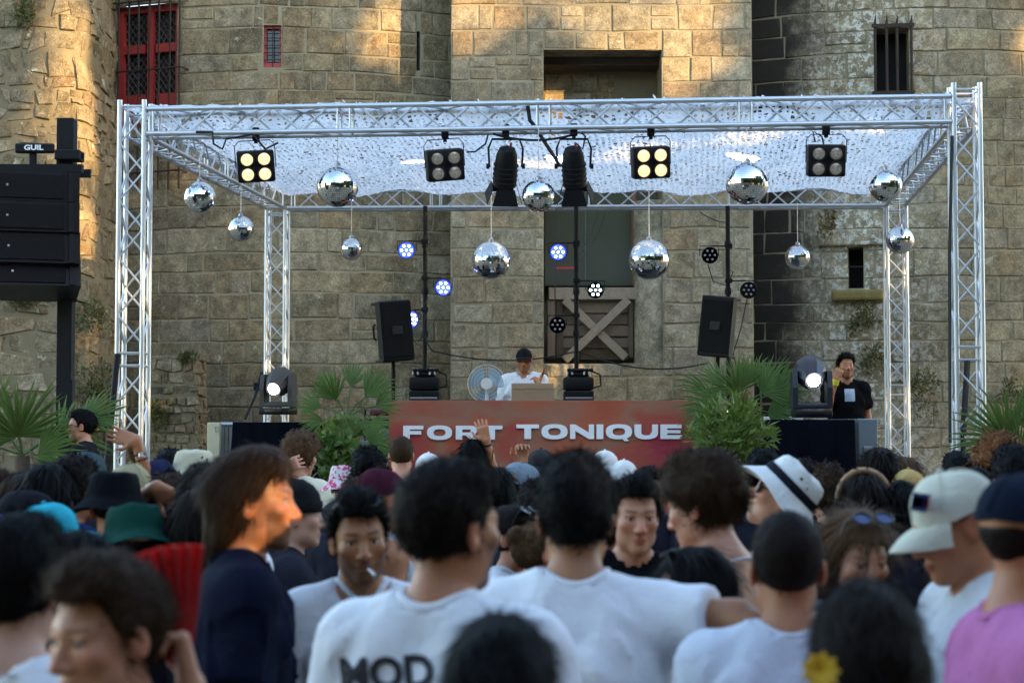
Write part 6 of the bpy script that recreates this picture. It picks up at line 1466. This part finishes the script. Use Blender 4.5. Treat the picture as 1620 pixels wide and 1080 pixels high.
add('woman_pink', 76, 731, 430, 14, 'woman with long black hair and a bright pink top', 'fair', 'long', 'black', fem=1, shirt='top', sc=(.6, .07, .42), sn='pink_top')
add('man_left_a', 112, 722, 420, 24, 'man with short brown hair and blue printed shirt, below the black jacket', 'tan', 'short', 'dark', sc=(.02, .05, .16), sn='blue_print_shirt')
add('head_left_b', 32, 748, 400, 0, 'person with straight brown hair at the left edge behind the blue glasses', 'fair', 'bob', 'brown', fem=1)
add('face_left', -4, 742, 380, -150, 'person at the left edge facing us, half cut by the frame', 'fair', 'short', 'brown', face=1)
add('beanie', 464, 756, 425, 82, 'person in black beanie seen in profile beside the sunlit man', 'pale', None, 'dark', sc=BLK, face=1, hatk=H('beanie', 'black_beanie_knit', (.012, .012, .013), 0, 0, .02))
add('man_white_b', 320, 736, 455, 8, 'person with dark hair in a white t-shirt under the pointing hand', 'tan', 'short', 'dark', sc=WHITE, sn='white_cotton')
add('man_front_face', 1004, 748, 480, 172, 'young man with dark hair smiling towards us, black tank top', 'fair', 'thick', 'black', shirt='tank', sc=BLK, sn='black_tank', face=1, hp=(0, -4, 0))
add('woman_profile_a', 962, 815, 455, 105, 'woman in profile with tied back dark hair in front of the smiling young man', 'fair', 'bun', 'dark', fem=1, face=1, sc=(.25, .22, .2))
add('woman_profile_b', 812, 800, 425, 118, 'woman looking sideways with sunglasses on her head and white collar', 'fair', 'bun', 'dark', fem=1, face=1, sc=WHITE, sn='white_cotton', glasses=(.06, .118, 55, M_LENSD, M_FRAME))
add('woman_scrunchie', 848, 826, 430, 60, 'woman with streaked brown hair tied back next to the white collar', 'fair', 'bun', 'chestnut', fem=1, sc=(.2, .1, .08), sn='rust_top')
add('maroon_cap', 602, 737, 400, 62, 'man in a maroon cap and tank top with bare shoulders', 'tan', 'fade', 'dark', shirt='tank', sc=(.4, .42, .45), sn='grey_tank', face=1, hatk=H('cap', 'maroon_cap_cloth', (.055, .010, .022), 0, 180))
add('white_bucket', 1262, 742, 440, -84, 'man in white bucket hat with a black band, head thrown back', 'fair', 'buzz', 'dark', sc=WHITE, sn='white_cotton', face=1, hp=(0, 24, 0), hatk=dict(k='bucket', m=cloth_mat('white_hat_cloth', (.74, .74, .7)), t=22, y=0, h=-.01, b=cloth_mat('black_band', (.015, .016, .022)), o=('eyelets',)), glasses=(.088, .008, 0, M_LENSD, M_FRAME))
add('woman_dark_r', 1366, 746, 430, 5, 'woman with long dark brown hair and a tan headband', 'fair', 'long', 'dark', fem=1)
add('woman_black_r', 1424, 760, 430, -8, 'woman with long black hair beside the cream cap', 'fair', 'long', 'black', fem=1)
add('head_r_edge', 1606, 705, 420, 0, 'person with short black hair in front of the curly mop at right edge', 'fair', 'short', 'black')
add('tan_cap', 206, 730, 405, 10, 'man in tan cap pointing sideways with outstretched hand', 'tan', 'fade', 'dark', sc=(.05, .05, .05), hatk=H('cap', 'tan_cap_cloth', (.36, .30, .17), 0),
    arms={'R': dict(el=(196, 800, 6.9), wr=(246, 771, 6.55), hd=(.85, -.1, -.5, 0), hn=(-.1, -.8, -.5, 0), curl=.2, vis=.006)})
add('dark_mid_a', 268, 746, 420, 0, 'person with round brown hair under the pointing hand and beside the tan cap', 'fair', 'thick', 'brown')
# middle distance
add('teal_cap', 136, 711, 350, 15, 'person in slate grey cap below the man in the black jacket', 'fair', 'fade', 'dark', hatk=H('cap', 'slate_cap_cloth', (.05, .075, .085), 0, 180), sc=(.03, .03, .04))
add('blue_tee', 1208, 711, 330, 6, 'man with dark hair and grey blue t-shirt beside the white bucket hat', 'fair', 'short', 'black', sc=(.12, .16, .23), sn='grey_blue_cotton')
add('afro', 1580, 684, 335, 0, 'person with big ginger brown curls in front of the right palm leaf', 'fair', 'afro', 'ginger')
add('red_collar', 1390, 706, 330, 0, 'person with smooth dark brown hair and red collar beside the flight case', 'fair', 'bob', 'dark', fem=1, sc=(.35, .015, .02), sn='red_shirt')
add('straw_a', 1437, 739, 335, 10, 'person in a straw coloured cap', 'fair', 'fade', 'dark', hatk=H('cap', 'straw_cap_cloth', (.55, .36, .13), 0, 180))
add('straw_b', 1384, 738, 330, -10, 'person in tan straw cap half hidden by dark hair', 'fair', 'fade', 'dark', hatk=H('cap_plain', 'straw_cap_cloth2', (.5, .3, .12), 0, 180))
add('yellow_bucket', 1150, 742, 335, 15, 'person in white and yellow patterned bucket hat behind the wavy haired man', 'fair', 'buzz', 'dark', hatk=dict(k='bucket', m=cloth_mat('yellow_print_cloth', (.7, .68, .58), 'yellow_floral'), t=10, y=0, h=.004))
add('curl_mid', 1138, 709, 300, 0, 'person with brown tousled hair below the feathery shrub', 'fair', 'mop', 'brown')
add('dark_r1', 1272, 723, 335, 0, 'person with flattened dark hair behind the white bucket hat', 'fair', 'thick', 'dark')
add('dark_r2', 1312, 738, 345, 0, 'person with dark brown curls behind the crown of the white bucket hat', 'fair', 'curly', 'brown')
add('hand_up', 252, 723, 315, -5, 'person in a navy cap raising one open hand beside the truss tower', 'tan', 'fade', 'dark', hatk=H('cap_plain', 'navy_cap_cloth2', (.02, .022, .06), 0, 0), sc=NAVY, sn='navy_cotton',
    arms={'L': dict(el=(243, 790, 9.0), wr=(216, 697, 8.95), hd=(-.95, .1, .22, 0), hn=(.1, -.95, .3, 0), curl=.12, vis=.007)})
add('cream_bucket', 306, 709, 312, 25, 'person with long hair in a cream bucket hat', 'fair', 'long', 'brown', fem=1, hatk=H('bucket', 'cream_hat_cloth', (.58, .54, .38), 0, 0, .004, None, ('eyelets',)))
add('dark_mid_b', 268, 712, 300, 0, 'person with dark hair between the navy cap and the cream bucket hat', 'fair', 'short', 'black')
add('pink_bucket', 546, 736, 275, 0, 'person in a pink and white flowered bucket hat', 'fair', 'buzz', 'dark', fem=1, hatk=dict(k='bucket', m=cloth_mat('pink_print_cloth', (.62, .58, .58), 'pink_floral'), t=0, y=0, h=.004))
add('dark_mid_c', 582, 710, 290, 0, 'person with broad black curls in front of equipment rack', 'fair', 'curly', 'black')
add('brown_mid', 566, 752, 350, 20, 'person with brown hair beside the maroon cap', 'fair', 'thick', 'brown')
add('grey_cap', 824, 729, 330, 40, 'person in a pale grey cap', 'fair', 'fade', 'dark', hatk=H('cap', 'grey_cap_cloth', (.20, .25, .29), 6, 150), sc=(.1, .2, .35), sn='sky_shirt')
add('dark_mid_d', 786, 738, 340, 0, 'person with black bobbed hair beside the pale grey cap', 'fair', 'bob', 'black', fem=1)
add('dark_mid_e', 850, 762, 380, 10, 'person with brown wavy hair below the pale grey cap', 'fair', 'curly', 'dark')
add('glasses_mid', 1024, 738, 300, 160, 'person wearing glasses facing us beside the white caps', 'fair', 'short', 'dark', face=1, glasses=(.1, .006, 0, M_LENSD, M_FRAME))
add('dark_r3', 1516, 716, 300, 0, 'person with dark hair at the foot of the tallest truss tower', 'fair', 'short', 'black')
add('streak_r', 1432, 722, 290, 0, 'person with streaked light brown hair behind the straw coloured cap', 'fair', 'bob', 'chestnut', fem=1)
add('dark_r4', 1548, 738, 370, 0, 'person with reddish dark hair behind the cream cap', 'fair', 'thick', 'dark')
# far rows
add('floral', 478, 680, 255, 28, 'man with wavy auburn hair in a blue and cream flowered shirt, hand on his neck', 'fair', 'mop', 'chestnut', sc=(.74, .69, .5), sn='floral_shirt', pat='floral', hp=(-8, -8, 0),
    arms={'L': dict(el=(432, 792, 10.9), wr=(446, 741, 10.95), hd=(.9, .2, .35, 0), hn=(0, 1, 0, 0), curl=.2, vis=.007)})
add('far_buzz', 635, 689, 232, 0, 'man with cropped brown hair close to the booth under the lettering', 'fair', 'fade', 'brown', sc=WHITE, sn='white_cotton')
add('white_cap_a', 678, 714, 250, 0, 'person in a white cap in front of the booth, beside the cropped brown hair', 'fair', 'fade', 'dark', hatk=H('cap', 'white_cap_cloth', (.75, .74, .7), 0, 180), sc=(.05, .09, .3), sn='royal_shirt')
add('arm_up', 748, 693, 236, 0, 'woman with black hair raising one hand across the booth lettering', 'tan', 'bob', 'black', fem=1, shirt='tank', sc=BLK, sn='black_tank',
    arms={'R': dict(el=(789, 768, 12.1), wr=(769, 697, 12.05), hd=(-.28, 0, .95, 0), hn=(0, 1, 0, 0), curl=.1, vis=.0065)})
add('dark_cap', 856, 708, 268, 10, 'person in charcoal cap with one raised fist in front of the booth', 'tan', 'fade', 'dark', hatk=H('cap_plain', 'charcoal_cap_cloth', (.035, .036, .038), 0, 180),
    arms={'L': dict(el=(832, 778, 10.5), wr=(826, 731, 10.5), hd=(0, 0, 1, 0), hn=(.2, -1, 0, 0), curl=.7, vis=.007)})
add('white_cap_b', 957, 710, 250, -10, 'person in white cap in front of the booth, the taller of two together', 'fair', 'fade', 'dark', hatk=H('cap_plain', 'white_cap_cloth', (.75, .74, .7), 0, 180))
add('white_cap_c', 987, 725, 262, 0, 'person in white cap in front of the booth, the lower of two together', 'fair', 'fade', 'dark', hatk=H('cap_plain', 'white_cap_cloth', (.75, .74, .7), 0, 180))
# on the stage and beyond the crowd
add('dj', 829, 549, FPX/19.25, 182, 'DJ in a black cap and white t-shirt with orange strap behind the booth', 'tan', 'short', 'black', sc=WHITE, sn='white_cotton', hp=(0, -6, 0), face=1, beard=.6, floor=SZ, group='people on the stage', hatk=H('cap', 'black_cap_cloth', (.012, .012, .015), 8),
    arms={'L': dict(el=(868, 648, 19.2), wr=(852, 612, 19.05), hd=(-.3, -.1, .95, 0), hn=(-.8, .5, 0, 0), curl=.5, vis=.007)})
add('stagehand', 1337, 558, FPX/18.7, 176, 'man in black t-shirt with a pale chest pocket holding a hand up to his face', 'tan', 'thick', 'black', sc=BLK, sn='black_tee', hp=(0, 6, 0), face=1, beard=.7, floor=SZ-.1, group='people on the stage',
    arms={'R': dict(el=(1310, 648, 18.55), wr=(1323, 600, 18.48), hd=(.35, -.05, .93, 0), hn=(.2, .95, 0, 0), curl=.35, vis=.006)})
add('jacket', 131, 648, 200, -98, 'man in glasses and black jacket standing above the crowd at the palm', 'fair', 'short', 'black', shirt='long', sc=(.012, .012, .014), sn='black_jacket', face=1, beard=.4, floor=.28, glasses=(.1, .006, 0, M_LENSD, M_FRAME), group='people beyond the crowd')
o = PP['jacket'][0]; t = thing('stone_block', 'low stone block under the man in the black jacket', 'block', (o.location.x, o.location.y, 0))
m = MB(); m.bbox((o.location.x, o.location.y, .138), (.9, .9, .276), .02); m.build('block_body', M_RUBBLE, t)
# ---------------------------------------------------------------- what they wear and hold
def decal(P, part, mesh2d, org, right, upv, dirv, mat, name, lift=.004):
    """lay a flat mesh (x,y) on a garment by casting from org + x right + y up along dirv (all world)"""
    t, HM, B, k, tol = P; par = next(c for c in t.children if c.name.split('.')[0] == part) if isinstance(part, str) else part
    Mw = Matrix.Translation(t.location) @ Matrix.Rotation(t.rotation_euler.z, 4, 'Z') @ Matrix.Diagonal((k, k, k, 1))
    ch = []; q = par
    while q is not t: ch.append(q.matrix_basis.copy()); q = q.parent
    for M in reversed(ch): Mw = Mw @ M
    Mi = Mw.inverted(); me = par.data; bv = BVHTree.FromPolygons([v.co for v in me.vertices], [p.vertices[:] for p in me.polygons]); d = (Mi.to_3x3() @ Vector(dirv)).normalized(); last = None
    for v in mesh2d.vertices:
        w = Vector(org)+Vector(right)*v.co.x+Vector(upv)*v.co.y; l = Mi @ w; h_ = bv.ray_cast(l-d*.6, d)
        if h_[0] is not None: v.co = h_[0]-d*lift*(1 if not last else 1)
        else: v.co = l
    mesh2d.materials.clear(); mesh2d.materials.append(mat); o = bpy.data.objects.new(name, mesh2d); o.parent = par; COL.objects.link(o); return o
def gridm(w, h, nx=6, ny=5):
    me = bpy.data.meshes.new('grid'); me.from_pydata([(-w/2+w*i/nx, -h/2+h*j/ny, 0) for j in range(ny+1) for i in range(nx+1)], [], [(j*(nx+1)+i, j*(nx+1)+i+1, (j+1)*(nx+1)+i+1, (j+1)*(nx+1)+i) for j in range(ny) for i in range(nx)]); return me
MNAVY, MRED, MWHT = pm('patch_navy', (.02, .03, .14), .7, 0, 0), pm('patch_red', (.42, .02, .03), .7, 0, 0), pm('patch_white', (.75, .75, .75), .7, 0, 0)
P = PP['man_cream_cap']; crn = next(c for c in P[0].children if c.name.startswith('bucket') or c.name.startswith('cap_crown'))
yy = FPX/680-.2; Rr = Vector((1, 0, -.16)).normalized(); Uu = Vector((.16, 0, 1)).normalized(); Dd = Vector((0, 1, 0))
decal(P, crn, gridm(.052, .040), at(1461, 795, yy), Rr, Uu, Dd, MNAVY, 'patch', .003)
decal(P, crn, gridm(.023, .022), at(1461, 795, yy)-Rr*.0125, Rr, Uu, Dd, MWHT, 'patch_field', .006)
decal(P, crn, gridm(.023, .022), at(1461, 795, yy)+Rr*.0125, Rr, Uu, Dd, MRED, 'patch_field', .006)
P = PP['man_mod']; me = text_mesh('MOD', .082, .003, 0); bm = bmesh.new(); bm.from_mesh(me); bmesh.ops.triangulate(bm, faces=bm.faces); bmesh.ops.subdivide_edges(bm, edges=[e for e in bm.edges if e.calc_length() > .02], cuts=2); bm.to_mesh(me); bm.free()
decal(P, 't_shirt', me, at(600, 1086, 3.3), Vector((.98, .2, .1)), Vector((-.1, 0, 1)), Vector((0, 1, 0)), pm('black_print', (.012, .012, .015), .8, 0, 0), 'print')
P = PP['stagehand']; decal(P, 't_shirt', gridm(.105, .13), at(1352, 624, 18.3), Vector((1, 0, 0)), Vector((0, 0, 1)), Vector((0, 1, 0)), pm('pale_pocket', (.42, .5, .6), .8), 'chest_pocket', .005)
def armband(P, k, name, mat, w=.02, r=.034, up=.03):
    t, HM, B, kk, tol = P; a = B.arms[k]; wr, el = Vector(a['wr']), Vector(a['el']); d = (el-wr).normalized(); c = wr+d*up; M = d.to_track_quat('Z', 'Y').to_matrix()
    m = MB(); m.lathe([(r*.9, -w), (r, -w), (r, w), (r*.9, w)], 16, c, M); return local_build(m, name, mat, t, Matrix.Identity(4))
armband(PP['stagehand'], 1, 'wristband', pm('yellow_band', (.75, .6, .02), .5), .028, .036); armband(PP['arm_up'], 1, 'bracelet', M_RUBBER, .006, .031); armband(PP['hand_up'], 0, 'bracelet', M_RUBBER, .006, .031, .1)
# DJ strap
t, HM, B, k, tol = PP['dj']; gm_ = gridm(.05, .34, 2, 12)
decal(PP['dj'], 't_shirt', gm_, at(851, 608, 18.9), Vector((.88, 0, .42)), Vector((.42, 0, .9)), Vector((0, 1, 0)), pm('orange_strap', (.75, .22, .03), .6), 'strap', .008)
# cigarette
t, HM, B, k, tol = PP['man_cigarette']; m = MB(); m.tube([(-.008, .092, -.07), (-.02, .15, -.082)], .0042, 8); local_build(m, 'cigarette', MWHT, t, HM, True); m = MB(); m.tube([(-.02, .15, -.082), (-.0215, .157, -.0835)], .0042, 8); local_build(m, 'cigarette_tip', pm('ash', (.25, .24, .23), .9), t, HM, True)
# cheek paint
t, HM, B, k, tol = PP['woman_paint']; m = MB()
for dz, dx in ((0, 0), (-.012, .004), (.01, -.006)): m.sphere((-.056+dx, .068-abs(dx), -.016+dz*1.6), (.009, .012, .014), 10, 6)
local_build(m, 'face_paint', pm('turquoise_paint', (.12, .55, .45), .5), t, HM, True)
# neck chains
for nm in ('man_bare', 'pale_back'):
    t, HM, B, k, tol = PP[nm]; m = MB(); m.tube([((.077 if nm == 'man_bare' else .083)*math.cos(q*.314), -.032+.079*math.sin(q*.314), 1.452-.03*math.sin(q*.314)) for q in range(21)], .0045 if nm == 'man_bare' else .002, 6, False); local_build(m, 'neck_chain', M_CHAIN, t, Matrix.Identity(4), True)
# yellow flower
t, HM, B, k, tol = PP['woman_flower']; m = MB(); rd = random.Random(2); fc = tol(at(1298, 1062, 2.62)); Mf = Matrix.Rotation(R(70), 3, 'X')
for ring_, (n_, L) in enumerate(((9, .03), (8, .022), (6, .013))):
    for i in range(n_):
        q = 2*math.pi*i/n_+ring_*.3; d = Mf @ Vector((math.cos(q), math.sin(q), .25+.35*ring_)); s_ = Mf @ Vector((-math.sin(q), math.cos(q), 0)); m.add([fc, fc+d*L*.6+s_*L*.42, fc+d*L*1.1, fc+d*L*.6-s_*L*.42], [(0, 1, 2, 3)])
local_build(m, 'hair_flower', pm('yellow_petals', (.72, .42, .02), .6, 0, .3, 30), t, Matrix.Identity(4))
# tan headband
t, HM, B, k, tol = PP['woman_dark_r']; m = MB(); m.tube([(.098*math.cos(q*math.pi/14), -.03, .04+.108*math.sin(q*math.pi/14)) for q in range(15)], .012, 8); local_build(m, 'headband', pm('tan_headband', (.45, .25, .12), .7), t, HM, True)
# red hand fan
YF = 3.06; pv = at(296, 1072, YF)
fan = thing('hand_fan', 'red folding hand fan spread upright in front of the navy t-shirt', 'hand fan', pv)
M_FAN = pm('red_fan_cloth', (.74, .014, .012), .55, 0, .1, 20); M_RIB = pm('red_fan_rib', (.38, .012, .015), .45, 0, .1)
fa = [R(-42+49*i/16) for i in range(17)]; m = MB(); vs = []
for i, q in enumerate(fa):
    for r_ in (.105, .225): vs.append(pv+Vector((math.sin(q)*r_, .006*(1 if i % 2 else -1)*(r_/.2), math.cos(q)*r_)))
m.add(vs, [(i*2, i*2+2, i*2+3, i*2+1) for i in range(16)]); m.build('fan_leaf', M_FAN, fan)
for i, q in enumerate(fa[::2]):
    m = MB(); d = Vector((math.sin(q), 0, math.cos(q))); s_ = Vector((math.cos(q), 0, -math.sin(q))); o_ = Vector((0, -.008-.0006*i, 0))
    m.prism([(-.004, -.01), (.004, -.01), (.006, .11), (.003, .222), (-.003, .222), (-.006, .11)], .0012, lambda x, y, h_: pv+d*y+s_*x+o_+Vector((0, h_, 0))); m.build('rib', M_RIB, fan)
